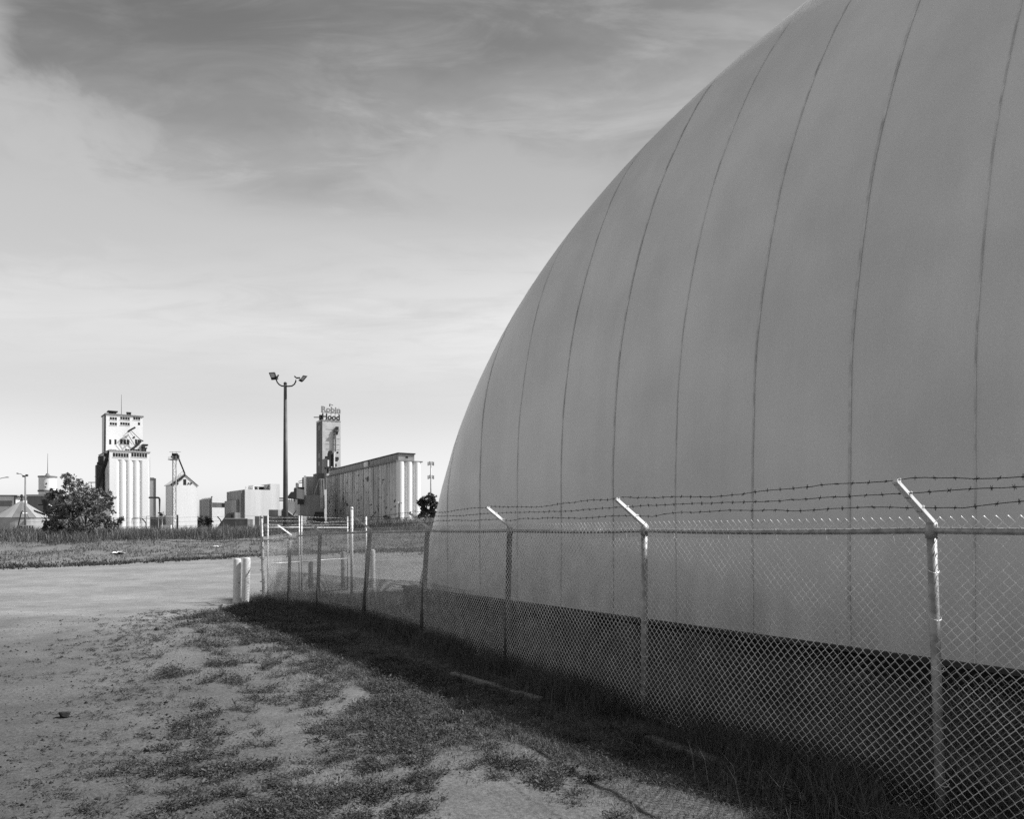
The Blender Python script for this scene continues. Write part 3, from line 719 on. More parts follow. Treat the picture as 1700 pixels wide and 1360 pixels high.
def build_bank_plants():
    R = np.random.default_rng(31)
    N = 90000; x = -60 + 66 * R.random(N); y = bank_foot(x) - .8 + 21 * R.random(N)
    k = fbm(x * .8, y * .8, 4, 91) + .16 * sst(0, 6, y - bank_foot(x)) > .52; x, y = x[k], y[k]
    p = blades(0, x, y, .05, .22, .035, 1.0, 3)
    stuff('bank_short_grass', [p], leafmat('short_bank_grass', .16, .75, .35))
    N = 90000; x = -66 + 76 * R.random(N); off = R.random(N)
    y = bank_foot(x) + 14.5 + (fbm(x * .3, x * 0, 2, 7) - .5) * 3 + off * 16
    clump = fbm(x * .5, y * .5, 3, 95); hs = (.25 + .95 * clump * sst(0, .12, off))
    p1 = blades(0, x, y, .2, 1.2, .035, .8, 4, (.15, 0)); 
    N = 9000; x = -16 + 22 * R.random(N); y = bank_foot(x) + 15 + 10 * R.random(N); p2 = blades(0, x, y, .4, 1.5, .05, .7, 6, (.1, 0))
    stuff('tall_bank_grass', [p1, p2], BANKG)
    N = 2600; x = -46 + 44 * R.random(N); y = bank_foot(x) + R.normal(-.2, 1.3, N); xs = np.repeat(x, 8) + R.normal(0, .13, N * 8); ys = np.repeat(y, 8) + R.normal(0, .1, N * 8)
    stuff('road_edge_weeds', [blades(0, xs, ys, .05, .2, .05, .8, 16)], leafmat('edge_weed', .06, .5, .5))
    # far tree line on the horizon
    N = 30000; x = -900 + 1500 * R.random(N); y = 900 + 200 * R.random(N)
    top = 9 + 8 * fbm(x * .012, x * 0, 4, 5)
    z = 1.2 + top * R.random(N) ** .8; s = R.uniform(.7, 1.9, N); V = np.zeros((N, 4, 3)); a = R.normal(0, 1, (N, 3)); b_ = R.normal(0, 1, (N, 3))
    a /= np.linalg.norm(a, axis=1)[:, None]; b_ /= np.linalg.norm(b_, axis=1)[:, None]; c = np.stack([x, y, z], 1)
    for q, (u, w) in enumerate(((-1, -1), (1, -1), (1, 1), (-1, 1))): V[:, q] = c + (a * u + b_ * w) * s[:, None]
    keep = None
    tag(raw('far_treeline', V.reshape(-1, 3), np.arange(N * 4).reshape(-1, 4), leafmat('far_leaf', .05, .4, .05)), kind='stuff')
build_bank_plants()

def leaf_tree(name, base, stems, clumps, nleaf, ls, label, cat, m, bark, seed, group=None):
    R = np.random.default_rng(seed); root = thing(name, base, label, cat, group); b = np.array(base)
    mb = MB()
    for pts, r0 in stems:
        p = b + np.array(pts, float); mb.tube(p, np.linspace(r0, r0 * .3, len(p)), 7)
    C = np.array([c[:3] for c in clumps]) + b; rad = np.array([c[3] for c in clumps])
    for c, r in zip(C, rad):                                        # twigs reaching into each clump
        s = b + np.array((0, 0, .25 * (c[2] - b[2]))); mid = (s + c) / 2 + R.normal(0, r * .2, 3)
        mb.tube([s, mid, c], [.045 * r, .03 * r, .012 * r], 5)
    mb.build('trunk', bark, root, True)
    wgt = rad ** 2; ci = R.choice(len(C), nleaf, p=wgt / wgt.sum())
    # leaves gather in sub-clumps inside every clump so that gaps stay open
    sub = R.normal(0, 1, (len(C), 26, 3)); sub /= np.linalg.norm(sub, axis=2)[..., None]; sub *= R.uniform(.3, 1.25, (len(C), 26, 1))
    si = R.integers(0, 26, nleaf); pos = C[ci] + sub[ci, si] * rad[ci][:, None] * np.array((1, 1, .9)) + R.normal(0, .13, (nleaf, 3)) * rad[ci][:, None]
    pos[:, 2] = np.maximum(pos[:, 2], b[2] + .05)
    a = R.normal(0, 1, (nleaf, 3)); a /= np.linalg.norm(a, axis=1)[:, None]; c_ = R.normal(0, 1, (nleaf, 3)); c_ -= (c_ * a).sum(1)[:, None] * a; c_ /= np.linalg.norm(c_, axis=1)[:, None]
    s = ls * R.uniform(.6, 1.4, nleaf)[:, None]; V = np.stack([pos - a * s, pos + c_ * s * .45, pos + a * s, pos - c_ * s * .45], 1)
    raw('crown', V.reshape(-1, 3), np.arange(nleaf * 4).reshape(-1, 4), m, root)
    return root

BARK = mat('bark', .06, .9, 0, .3, 5, .4, 20)
def build_trees():
    d = 61.0; s = d / FPX
    bx, by = (135 - CX) * s, d; bz = float(gz(bx, by, False))
    def c(px, py, r, dy=0.): return ((px - 135) * s, dy, EYE + (HY - py) * s - bz, r * s)
    cl = [c(112, 832, 24), c(88, 868, 17), c(120, 808, 15), c(113, 793, 8), c(131, 803, 8), c(140, 835, 25, -.6), c(152, 818, 13), c(165, 845, 22), c(150, 868, 24, -.8), c(176, 868, 16), c(100, 850, 18, .5), c(128, 870, 22, -1), c(188, 880, 10), c(196, 866, 8), c(203, 861, 4.5), c(84, 845, 9), c(93, 820, 9), c(112, 788, 4), c(183, 838, 6), c(187, 850, 5), c(95, 884, 12, -.5), c(160, 884, 14, -.7), c(172, 826, 11, .7), c(76, 876, 7)]
    st = [([(0, 0, -.2), (-.5, 0, 1.2), (-1.0, .1, 2.6)], .11), ([(.1, 0, -.2), (.3, .1, 1.4), (.5, .1, 2.8)], .12), ([(.2, 0, -.2), (1.1, 0, .9), (2.1, .1, 1.8)], .08), ([(-.2, 0, -.2), (-1.3, 0, .8), (-2.0, 0, 1.3)], .08)]
    leaf_tree('bush', (bx, by, bz), st, cl, 12500, .105, 'big dark ragged bush standing on the grassy bank before the left elevator', 'bush', leafmat('bush_leaf', .17, .55, .6), BARK, 3)
    d = 84.0; s = d / FPX; bx, by = (709 - CX) * s, d; bz = float(gz(bx, by, False))
    def c2(px, py, r, dy=0.): return ((px - 709) * s, dy, EYE + (HY - py) * s - bz, r * s)
    cl = [c2(708, 832, 9), c2(700, 836, 7), c2(717, 828, 7), c2(722, 838, 7), c2(696, 834, 4), c2(705, 850, 8), c2(716, 850, 9), c2(712, 824, 5), c2(700, 855, 6), c2(724, 856, 8), c2(708, 862, 9), c2(694, 862, 5)]
    leaf_tree('tree', (bx, by, bz), [([(0, 0, -.2), (.05, 0, 1.2), (0, 0, 2.5)], .09), ([(.02, 0, .6), (.5, 0, 1.6)], .06)], cl, 7000, .11, 'small round leafy tree beside the far left edge of the dome', 'tree', leafmat('tree_leaf', .08, .55, .6), BARK, 5)
    # shrubs at the foot of the far buildings
    sh = [(332, 864, 9, 7, 380, 'dark wide clump of trees between the gabled elevator and the white mill'), (345, 861, 8, 8, 385, 'dark clump of trees touching the left wall of the low white mill'), (270, 853, 7, 6, 370, 'dark shrub under the bent pipe beside the left elevator'), (281, 854, 8, 5, 368, 'dark shrub in front of the gabled elevator'),
          (640, 860, 10, 6, 200, 'low shrub at the foot of the long silo wall'), (660, 861, 9, 5, 190, 'low shrub in front of the lit end silos'), (678, 861, 8, 4, 180, 'small shrub beside the round leafy tree'), (625, 864, 8, 4, 190, 'smallest shrub in front of the long silo wall')]
    for i, (px, py, rw, rh, d, lab) in enumerate(sh):
        s = d / FPX; bx = (px - CX) * s; bz = float(gz(bx, d, False)); R = np.random.default_rng(i)
        top = EYE + (HY - (py - rh)) * s - bz
        cl = [(R.uniform(-.7, .7) * rw * s, R.uniform(-1, 1), max(.3, top * R.uniform(.25, .85)), rh * s * R.uniform(.45, .7)) for _ in range(9)]
        leaf_tree('shrub', (bx, d, bz), [([(0, 0, -.2), (.1, 0, top * .6)], .12)], cl, 1600, .05 * rh * s + .15, lab, 'shrub', leafmat('shrub_leaf', .05, .5, .2), BARK, 40 + i, 'shrubs before the far buildings')
build_trees()

# ------------------------------------------------------------------ far buildings
class Face:
    """a vertical wall plane: corner o, unit vector r along the wall, n pointing out of it"""
    def __init__(s, o, r, n): s.o, s.r, s.n = np.array(o, float), np.array(r, float), np.array(n, float)
    def a(s, px): q = (px - CX) / FPX; return (q * s.o[1] - s.o[0]) / (s.r[0] - q * s.r[1])
    def z(s, px, py): return EYE + (HY - py) / FPX * (s.o[1] + s.r[1] * s.a(px))
    def pt(s, a, z, off=0.): p = s.o + s.r * a + s.n * off; return (p[0], p[1], z)
    def slab(s, mb, a0, a1, z0, z1, o0, o1):
        mb.hexa([s.pt(a0, z0, o1), s.pt(a1, z0, o1), s.pt(a1, z0, o0), s.pt(a0, z0, o0), s.pt(a0, z1, o1), s.pt(a1, z1, o1), s.pt(a1, z1, o0), s.pt(a0, z1, o0)]); return mb
    def rect(s, mb, px0, px1, py0, py1, o0=-.3, o1=.06):
        pm = (px0 + px1) / 2; return s.slab(mb, s.a(px0), s.a(px1), s.z(pm, py1), s.z(pm, py0), o0, o1)
def rot(phi): c, s_ = math.cos(math.radians(phi)), math.sin(math.radians(phi)); return np.array((c, s_)), np.array((s_, -c))
def footprint(o, rt, f, w, dp): o = np.array(o); return [tuple(o), tuple(o + rt * w), tuple(o + rt * w - f * dp), tuple(o - f * dp)]

WHITE = mat('white_painted_concrete', .88, .7, 0, .05, .15, .05, 4, streak=True)
WHITE2 = mat('aged_white_concrete', .8, .8, 0, .10, .2, .05, 4, streak=True)
GREYC = mat('stained_concrete', .58, .85, 0, .42, .5, .05, 4, streak=True, stains=(.38, .64, .13))
DARKC = mat('dark_cladding', .10, .8, 0, .3, .3, streak=True)
MIDC = mat('grey_cladding', .27, .8, 0, .25, .3, streak=True)
GLASS = mat('dark_window', .03, .3, 0, .4, .6)
IRON = mat('dark_ironwork', .04, .7, .2, .3, .6)
STEEL = mat('far_galvanised', .4, .5, .3, .2, .4)
BASEZ = .9

def window_band(face, px0, px1, py0, py1, n, parent, m=GLASS):
    a0, a1 = face.a(px0), face.a(px1); pm = (px0 + px1) / 2; z0, z1 = face.z(pm, py1), face.z(pm, py0); w = (a1 - a0) / n
    mb = MB()
    for k in range(n): face.slab(mb, a0 + w * k + (.09 * w if n > 1 else 0), a0 + w * (k + 1) - (.09 * w if n > 1 else 0), z0, z1, -.3, .05)
    wd = mb.build('window', m, parent)
    if n > 1:
        fr = MB(); face.slab(fr, a0 - .1, a1 + .1, z0 - .3, z0 - .06, -.2, .16); fr.build('sill', WHITE2, wd)

def build_left_elevator():
    rt, f = rot(36); D = 380.; o = np.array(((181.7 - CX) / FPX * D, D)); F0 = Face(o, rt, f)
    root = thing('grain_elevator', (o[0], o[1], 1.2), 'tall white concrete grain elevator with windowed headhouse tower behind the bush', 'grain elevator')
    w = F0.a(248.5); top = F0.z(215, 750); ft = F0.z(215, 764)
    # fluted silo block: arcs between grooves
    gro = [0] + [F0.a(140 + q / 6.18) for q in (358, 430, 500, 572)] + [w]
    def flutes(face, edges, depth, dp_pts):
        pl = []
        for a0, a1 in zip(edges[:-1], edges[1:]):
            first, last = a0 == edges[0], a1 == edges[-1]
            for t in np.linspace(0, 1, 13)[:-1]:
                q_ = .28 if first or last else .5
                tt_ = t if not (first or last) else (max(.5, 1 - (1 - t) * .5 / q_) if first else min(.5, t * .5 / q_))
                pl.append(tuple(face.o + face.r * (a0 + (a1 - a0) * t) + face.n * (depth * (math.sin(math.pi * tt_) ** .5 - 1))))
        pl.append(tuple(face.o + face.r * edges[-1] - face.n * depth)); return pl + dp_pts
    dp = 33.0; back = [tuple(o + rt * w - f * dp)]
    n_side = 8; sl_ = []
    for k in range(n_side):
        for t in np.linspace(0, 1, 7)[:-1]:
            sl_.append(tuple(o - f * (dp * (1 - (k + t) / n_side)) - rt * (.9 * (math.sin(math.pi * t) ** .5 - 1))))
    MB().prism(flutes(F0, gro, .85, back + sl_), BASEZ, ft).build('silo_block', WHITE, root)
    hd = MB(); hd.prism(footprint(o, rt, f, w, dp), ft + .003, top); hd.build('silo_gallery', WHITE, root)
    cap = MB().prism(footprint(o + f * .35 - rt * .35, rt, f, w + .7, dp + .7), top + .003, top + .45); cap.build('parapet', mat('grey_parapet', .45, .8), root)
    for p0, p1 in ((187, 213.8), (217.7, 244.4)): window_band(F0, p0, p1, 752.5, 759, 6, root)
    # headhouse tower
    o2 = o - f * 14 + rt * .5; T = Face(o2, rt, f); w2 = T.a(237); tt = T.z(206, 690.2)
    MB().prism(footprint(o2, rt, f, w2, 13), top, tt).build('headhouse', WHITE, root)
    MB().prism(footprint(o2 + f * .4 - rt * .4, rt, f, w2 + .8, 13.8), tt + .003, tt + .55).build('roof_edge', mat('roof_edge_grey', .22, .8), root)
    for py, lst in ((695, ((182, 194.4, 3), (199.4, 215.7, 4), (221, 233, 3))), (703.8, ((182, 194.4, 3), (199.4, 215.7, 4), (229, 232.6, 1)))):
        for p0, p1, n in lst: window_band(T, p0, p1, py - 2.2, py + 2.2, n, root)
    for p0, p1, n in ((181.3, 184.8, 1), (190, 193.4, 1), (198.8, 215.3, 3), (224, 232.2, 2)): window_band(T, p0, p1, 729.8, 738, n, root)
    for p0, p1, n in ((181.3, 193.4, 4), (207, 219.3, 3), (220.5, 232, 3)): window_band(T, p0, p1, 746.2, 748.8, n, root)
    # roof things
    mb = MB(); T.rect(mb, 182.5, 190, 684.2, 690, -5, -2); T.rect(mb, 191.5, 194, 684.8, 690, -5, -2); T.rect(mb, 180.2, 196.4, 681.6, 683.2, -6, -1); mb.build('roof_canopy', IRON, root)
    mb = MB(); T.rect(mb, 213.5, 216, 684, 690, -6, -4); T.rect(mb, 217.3, 220, 683, 690, -6, -4); T.rect(mb, 212.8, 220.4, 682.8, 684, -6, -4); T.rect(mb, 225.5, 228, 688, 690, -6, -4); mb.build('roof_vent', IRON, root)
    a = T.a(204.4); MB().tube([T.pt(a, tt, -5), T.pt(a, T.z(204.4, 653), -5)], [.14, .06], 6).build('antenna', IRON, root)
    # slanting conveyor frame on the tower front
    def q(x, y): px, py = 160 + x / 13.6, 670 + y / 13.6; return T.pt(T.a(px), T.z(px, py), 2.2)
    mb = MB(); mb.tube([q(690, 655), q(740, 615), q(860, 550)], .5, 6); mb.tube([q(770, 1045), q(870, 980), q(985, 860)], .62, 6); mb.tube([q(965, 830), q(1040, 860)], .35, 6)
    for A, B, r in (((690, 700), (850, 960), .16), ((770, 630), (980, 835), .16), ((620, 740), (790, 935), .12), ((640, 700), (700, 650), .1), ((800, 800), (850, 760), .4), ((735, 640), (905, 890), .09), ((850, 960), (985, 835), .12), ((800, 870), (860, 990), .1), ((580, 750), (640, 700), .1)): mb.tube([q(*A), q(*B)], r, 5)
    mb.build('spout_frame', IRON, root)
    G = Face(o - f * 10, rt, f)
    mb = MB(); 
    for r in ((237.2, 246, 737.5, 740), (237.2, 244.5, 743, 745), (237.2, 241, 740, 749.5), (242, 243, 745, 749.5)): G.rect(mb, *r, -4, 0)
    mb.build('dust_collector', IRON, root)
    # tower's down pipe, left conveyor and ladder cage
    L_ = Face(o2 - rt * .35, -f, -rt)
    mb = MB(); mb.tube([T.pt(-.35, tt - .5, -.4), T.pt(-.6, T.z(176, 756), -.2)], .32, 6)
    p = lambda x, y, dd: P(140 + x / 6.18, 660 + y / 6.18, dd)
    mb.tube([p(212, 585, 384), p(240, 605, 384)], 1.0, 6); mb.tube([p(258, 560, 381), p(205, 705, 386), p(120, 985, 379)], [.9, .9, .7], 6)
    mb.build('spout', IRON, root)
    mb = MB(); mb.box(((164.8 - CX) / FPX * 392, 392, 18), (3.0, 6, 34), .6); mb.box(((171 - CX) / FPX * 397, 397, 20), (4, 6, 40), .6); mb.box(((169 - CX) / FPX * 393, 393, 36), (4.2, 3, 1.2), .6); mb.build('side_annex', DARKC, root)
    mb = MB(); mb.tube([p(40, 873, 390), p(150, 873, 392)], .22, 5); mb.tube([p(105, 813, 390), p(150, 813, 392)], .14, 5); mb.tube([p(70, 873, 390), p(70, 1010, 390)], .16, 5); mb.build('catwalk', STEEL, root)
    # side stair tower at right and ladder
    MB().tube([F0.pt(w + .6, top - 2, -3), F0.pt(w + .6, BASEZ, -3)], .2, 5).build('ladder', STEEL, root)
build_left_elevator()

def simple_building(name, label, cat, pxc, pxr, D, phi, dp, ytop, m, side_m=None, group=None, roof=None):
    rt, f = rot(phi); o = np.array(((pxc - CX) / FPX * D, D)); Fc = Face(o, rt, f); w = Fc.a(pxr)
    root = thing(name, (o[0], o[1], 1.2), label, cat, group); top = Fc.z((pxc + pxr) / 2, ytop)
    MB().prism(footprint(o, rt, f, w, dp), BASEZ, top).build('wall', m, root)
    return root, Fc, w, top, rt, f, o

def build_left_cluster():
    # tall grey bin house and bent pipe beside the elevator
    root, F0, w, top, rt, f, o = simple_building('bin_house', 'tall narrow grey steel bin house against the right side of the white elevator', 'bin house', 249.2, 256, 398, 36, 9, 796.5, MIDC)
    mb = MB(); F0.rect(mb, 256.05, 258.8, 794.5, 862, -9, .25); mb.build('corner_column', DARKC, root)
    MB().prism(footprint(o + f * .3 - rt * .3, rt, f, w + .3, 9.3), top + .003, top + 1.0).build('roof', DARKC, root)
    root = thing('dust_pipe', P(265, 876, 372)[:2] + (1.2,), 'dark bent dust pipe standing between the white elevator and the gabled elevator', 'pipe')
    pts = [P(248, 826.5, 378), P(262.5, 826.5, 373), P(264.3, 827.4, 373), P(265, 829.5, 373), P(265, 876, 373)]
    MB().tube(pts, .45, 10).build('pipe', IRON, root, True); MB().tube([P(265, 851, 373), P(265, 853, 373)], .75, 10).build('flange', IRON, root)
    # long low shed and trailer
    r2 = simple_building('shed', 'low grey shed at the foot of the bent pipe', 'shed', 249.5, 291, 366, 10, 8, 859, MIDC)
    root = thing('trailer', P(277, 874, 352)[:2] + (1.25,), 'white box trailer parked before the low grey shed', 'trailer')
    x, y, _ = P(277, 874, 352); MB().box((x, y, 3.2), (4.6, 2.4, 2.2)).build('box', WHITE, root)
    wh = MB(); 
    for dx in (-1.4, 1.4): wh.tube([(x + dx, y - 1.3, 1.75), (x + dx, y - .9, 1.75)], .5, 12)
    wh.build('wheel', IRON, root); MB().box((x, y, 2.0), (4.6, 2.2, .2)).build('chassis', IRON, root)
    # gabled elevator with its leg
    rt, f = rot(36); D = 352.; o = np.array(((286.4 - CX) / FPX * D, D)); F0 = Face(o, rt, f); w = F0.a(327.6)
    root = thing('gabled_elevator', (o[0], o[1], 1.2), 'white wooden gabled grain elevator with a black window near its peak', 'grain elevator')
    ea = F0.z(327.6, 807); ap = F0.a(307.5); az_ = F0.z(307.5, 789); dp = 14
    mb = MB(); pr = [(0, BASEZ), (w, BASEZ), (w, ea), (ap, az_), (0, ea + .4)]
    mb.add([F0.pt(a, z, 0) for a, z in pr] + [F0.pt(a, z, -dp) for a, z in pr], [(0, 1, 2, 3, 4), (9, 8, 7, 6, 5), (0, 4, 9, 5), (1, 6, 7, 2), (4, 3, 8, 9), (3, 2, 7, 8)]); mb.build('wall', WHITE, root)
    mb = MB(); 
    for (a0, z0, a1, z1) in ((-.7, ea + .1, ap, az_ + .25), (ap, az_ + .25, w + .7, ea - .1)):
        mb.hexa([F0.pt(a0, z0, .4), F0.pt(a1, z1, .4), F0.pt(a1, z1, -dp), F0.pt(a0, z0, -dp), F0.pt(a0, z0 + .3, .4), F0.pt(a1, z1 + .3, .4), F0.pt(a1, z1 + .3, -dp), F0.pt(a0, z0 + .3, -dp)])
    mb.build('roof', mat('pale_roofing', .82, .7), root)
    rk = MB(); rk.tube([F0.pt(-.8, ea - .1, .6), F0.pt(ap - .4, az_ - .2, .6)], .55, 5); rk.build('roof_spout', IRON, root)
    window_band(F0, 304.3, 309.2, 796, 805.6, 1, root)
    mb = MB(); F0.rect(mb, 293.8, 296, 802, 804.5, -.1, .3); F0.rect(mb, 312.3, 313.8, 801.5, 804, -.1, .3); F0.rect(mb, 316, 318.5, 801.5, 804, -.1, .3); mb.build('vent', IRON, root)
    root = thing('elevator_leg', P(289, 876, 345)[:2] + (1.2,), 'slender lattice leg tower with a platform standing at the gabled elevator', 'leg tower')
    mb = MB(); zt = P(289, 757, 345)[2]; corners = [P(286.6, 876, 345), P(292, 876, 345), P(287.2, 876, 347.5), P(292.6, 876, 347.5)]
    for cx_, cy_, _ in corners: mb.tube([(cx_, cy_, .9), (cx_, cy_, zt)], .16, 5)
    hs = np.arange(2, zt, 2.6)
    for i, h in enumerate(hs[:-1]):
        a, b = corners[i % 2], corners[(i + 1) % 2]; mb.tube([(a[0], a[1], h), (b[0], b[1], hs[i + 1])], .07, 4); mb.tube([(corners[0][0], 345, h), (corners[1][0], 345, h)], .07, 4)
    mb.build('lattice', STEEL, root)
    mb = MB(); x0, x1 = P(281.5, 0, 346)[0], P(297, 0, 346)[0]; zp = P(0, 763.5, 346)[2]
    mb.box(((x0 + x1) / 2, 346, zp), (x1 - x0, 3.5, .35)); 
    for hh in (.6, 1.2): mb.tube([(x0, 344.4, zp + hh), (x1, 344.4, zp + hh)], .06, 4)
    mb.build('platform', STEEL, root)
    mb = MB(); mb.box(P(290.5, 757.5, 346), (2.2, 1.6, 2.4)); mb.box(P(294, 758.5, 346), (1.6, 1.2, 1.6)); mb.tube([P(284, 759, 346), P(287, 757, 346)], .35, 6); mb.build('head_drive', IRON, root)
    mb = MB(); mb.tube([P(281, 750.5, 346), P(300.5, 750.5, 346)], .09, 4); mb.tube([P(286.6, 757, 346), P(286.6, 750, 346)], .09, 4); mb.tube([P(292.6, 757, 346), P(292.6, 750, 346)], .09, 4); mb.build('hoist_beam', STEEL, root)
    mb = MB(); mb.tube([P(296, 760, 346), P(306.6, 786, 349), P(307, 790, 349)], .32, 6); mb.build('spout', IRON, root)
    mb = MB()
    for px in (296, 300, 304): mb.tube([P(px, 782 + (304 - px) * .9, 349), P(px, 792 + (304 - px) * .6, 349)], .07, 4)
    mb.tube([P(296, 789, 349), P(304, 782, 349)], .07, 4); mb.build('handrail', STEEL, root)
    # left edge: pale hall, grey warehouse, tank with mast, conical bin, cyclone
    r = simple_building('hall', 'pale long hall cut by the left edge with a grey band', 'hall', -60, 24.5, 330, 4, 20, 824, WHITE2); mb = MB(); r[1].rect(mb, -60, 20, 831.5, 841, -.1, .1); mb.build('wall_band', MIDC, r[0])
    mb = MB(); r[1].slab(mb, -.3, r[2] + 1.4, r[3], r[3] + .5, -20, .7); mb.build('roof', MIDC, r[0])
    mb = MB(); mb.tube([P(28, 826, 329), P(24.5, 823.5, 329)], .3, 6); mb.tube([P(24.7, 824, 328), P(24.7, 852, 328)], .3, 6); mb.build('downpipe', IRON, r[0])
    r = simple_building('warehouse', 'grey corrugated warehouse with a pale roof edge left of the bush', 'warehouse', 45, 104, 320, -8, 30, 824, mat('corrugated_grey', .2, .7, 0, .2, .6, streak=True))
    mb = MB(); r[1].slab(mb, -.4, r[2] + .4, r[3] + .003, r[3] + .7, -30, .5); mb.build('roof', mat('pale_roof_metal', .55, .5), r[0])
    mb = MB(); r[1].rect(mb, 71, 84, 818.2, 820.5, -3, -1); mb.build('roof_vent', IRON, r[0])
    x, y, _ = P(79, 870, 430); root = thing('storage_tank', (x, y, 1.2), 'white cylindrical tank with dark rims and a thin mast behind the grey warehouse', 'tank')
    rad = 13.0 * 430 / FPX; zt, zm = P(0, 793, 430)[2], P(0, 815.5, 430)[2]
    MB().lathe((x, y, 0), [(rad, .9), (rad, zt)], 40).build('shell', WHITE, root, False)
    MB().lathe((x, y, 0), [(rad + .4, zt + .003), (rad + .4, zt + .7), (rad * .3, zt + 1.0), (.6, zt + 2.2), (.1, zt + 2.4)], 40).build('roof', mat('tank_rim', .2, .7), root)
    MB().lathe((x, y, 0), [(rad + .02, zm - .5), (rad + .45, zm - .5), (rad + .45, zm + .4), (rad + .02, zm + .4)], 40).build('lower_rim', mat('tank_rim', .2, .7), root)
    MB().tube([(x, y, zt + 2), P(79.2, 753, 430)], [.16, .06], 6).build('mast', IRON, root)
    Ft = Face((x - rad, y - rad), (1, 0), (0, -1)); mb = MB(); mb.tube([P(76.5, 805, 425.4), P(77.2, 802, 425.4)], .35, 6); mb.tube([P(75.3, 810, 425.4), P(75.4, 808, 425.4)], .4, 6); mb.build('hatch', IRON, root)
    d = 170.; x, y, _ = P(36, 870, d); s = d / FPX; root = thing('grain_bin', (x, y, 1.2), 'broad grain bin with a conical striped steel roof behind the leaning post', 'grain bin')
    zt, ze = P(0, 831.5, d)[2], P(0, 860, d)[2]; R_ = 43 * s; n = 24
    for par, mm in ((0, mat('roof_sheet_light', .42, .5, .3, .1, .5)), (1, mat('roof_sheet_dark', .2, .6, .2, .15, .5))):
        mb = MB()
        for k in range(n):
            if (k * 5 // 3) % 2 != par: continue
            t0, t1 = (k + .03) * 2 * math.pi / n, (k + .97) * 2 * math.pi / n
            mb.add([(x + 1.2 * s * math.cos(t0), y + 1.2 * s * math.sin(t0), zt), (x + R_ * math.cos(t0), y + R_ * math.sin(t0), ze), (x + R_ * math.cos(t1), y + R_ * math.sin(t1), ze), (x + 1.2 * s * math.cos(t1), y + 1.2 * s * math.sin(t1), zt)], [(0, 1, 2, 3)])
        o_ = mb.build('roof', mm, root); md = o_.modifiers.new('t', 'SOLIDIFY'); md.thickness = .04
    MB().lathe((x, y, 0), [(R_ * .96, .9), (R_ * .96, ze - .02)], 36).build('shell', STEEL, root)
    MB().lathe((x, y, zt - .05), [(2.4 * s, 0), (2.4 * s, .25), (1.2 * s, .3), (1.1 * s, .8), (2.2 * s, .85), (2.0 * s, 1.3), (.6 * s, 1.45)], 12).build('roof_cap', IRON, root)
    mb = MB(); mb.hexa([P(56, 849.5, 164), P(75, 857, 164), P(75, 857, 166), P(56, 849.5, 166), P(56, 846.5, 164), P(75, 853.5, 164), P(75, 853.5, 166), P(56, 846.5, 166)]); mb.build('conveyor', IRON, root)
    d = 185.; x, y, _ = P(78.5, 870, d); s = d / FPX; root = thing('dust_cyclone', (x, y, 1.2), 'dark dust cyclone with a hopper bottom at the left edge of the bush', 'cyclone')
    zz = lambda py: P(0, py, d)[2]
    MB().lathe((x, y, 0), [(1.5 * s, zz(855)), (6 * s, zz(848)), (6 * s, zz(841)), (7.5 * s, zz(835)), (8.5 * s, zz(832)), (8.3 * s, zz(829)), (2 * s, zz(828))], 18).build('body', IRON, root)
    mb = MB()
    for k in range(4): mb.tube([(x + 5.5 * s * math.cos(k * 1.57 + .7), y + 5.5 * s * math.sin(k * 1.57 + .7), .9), (x + 5.5 * s * math.cos(k * 1.57 + .7), y + 5.5 * s * math.sin(k * 1.57 + .7), zz(843))], .1, 5)
    mb.build('support', IRON, root)
    MB().tube([P(81, 838, d - 1), P(85, 840, d - 1), P(87, 845, d - 1), P(89, 853, d - 1)], .13, 6).build('hose', WHITE2, root)
    MB().box((P(60, 0, d)[0], d + 2, zz(838)), (9 * s, .4, .25)).build('walkway', IRON, root)
build_left_cluster()

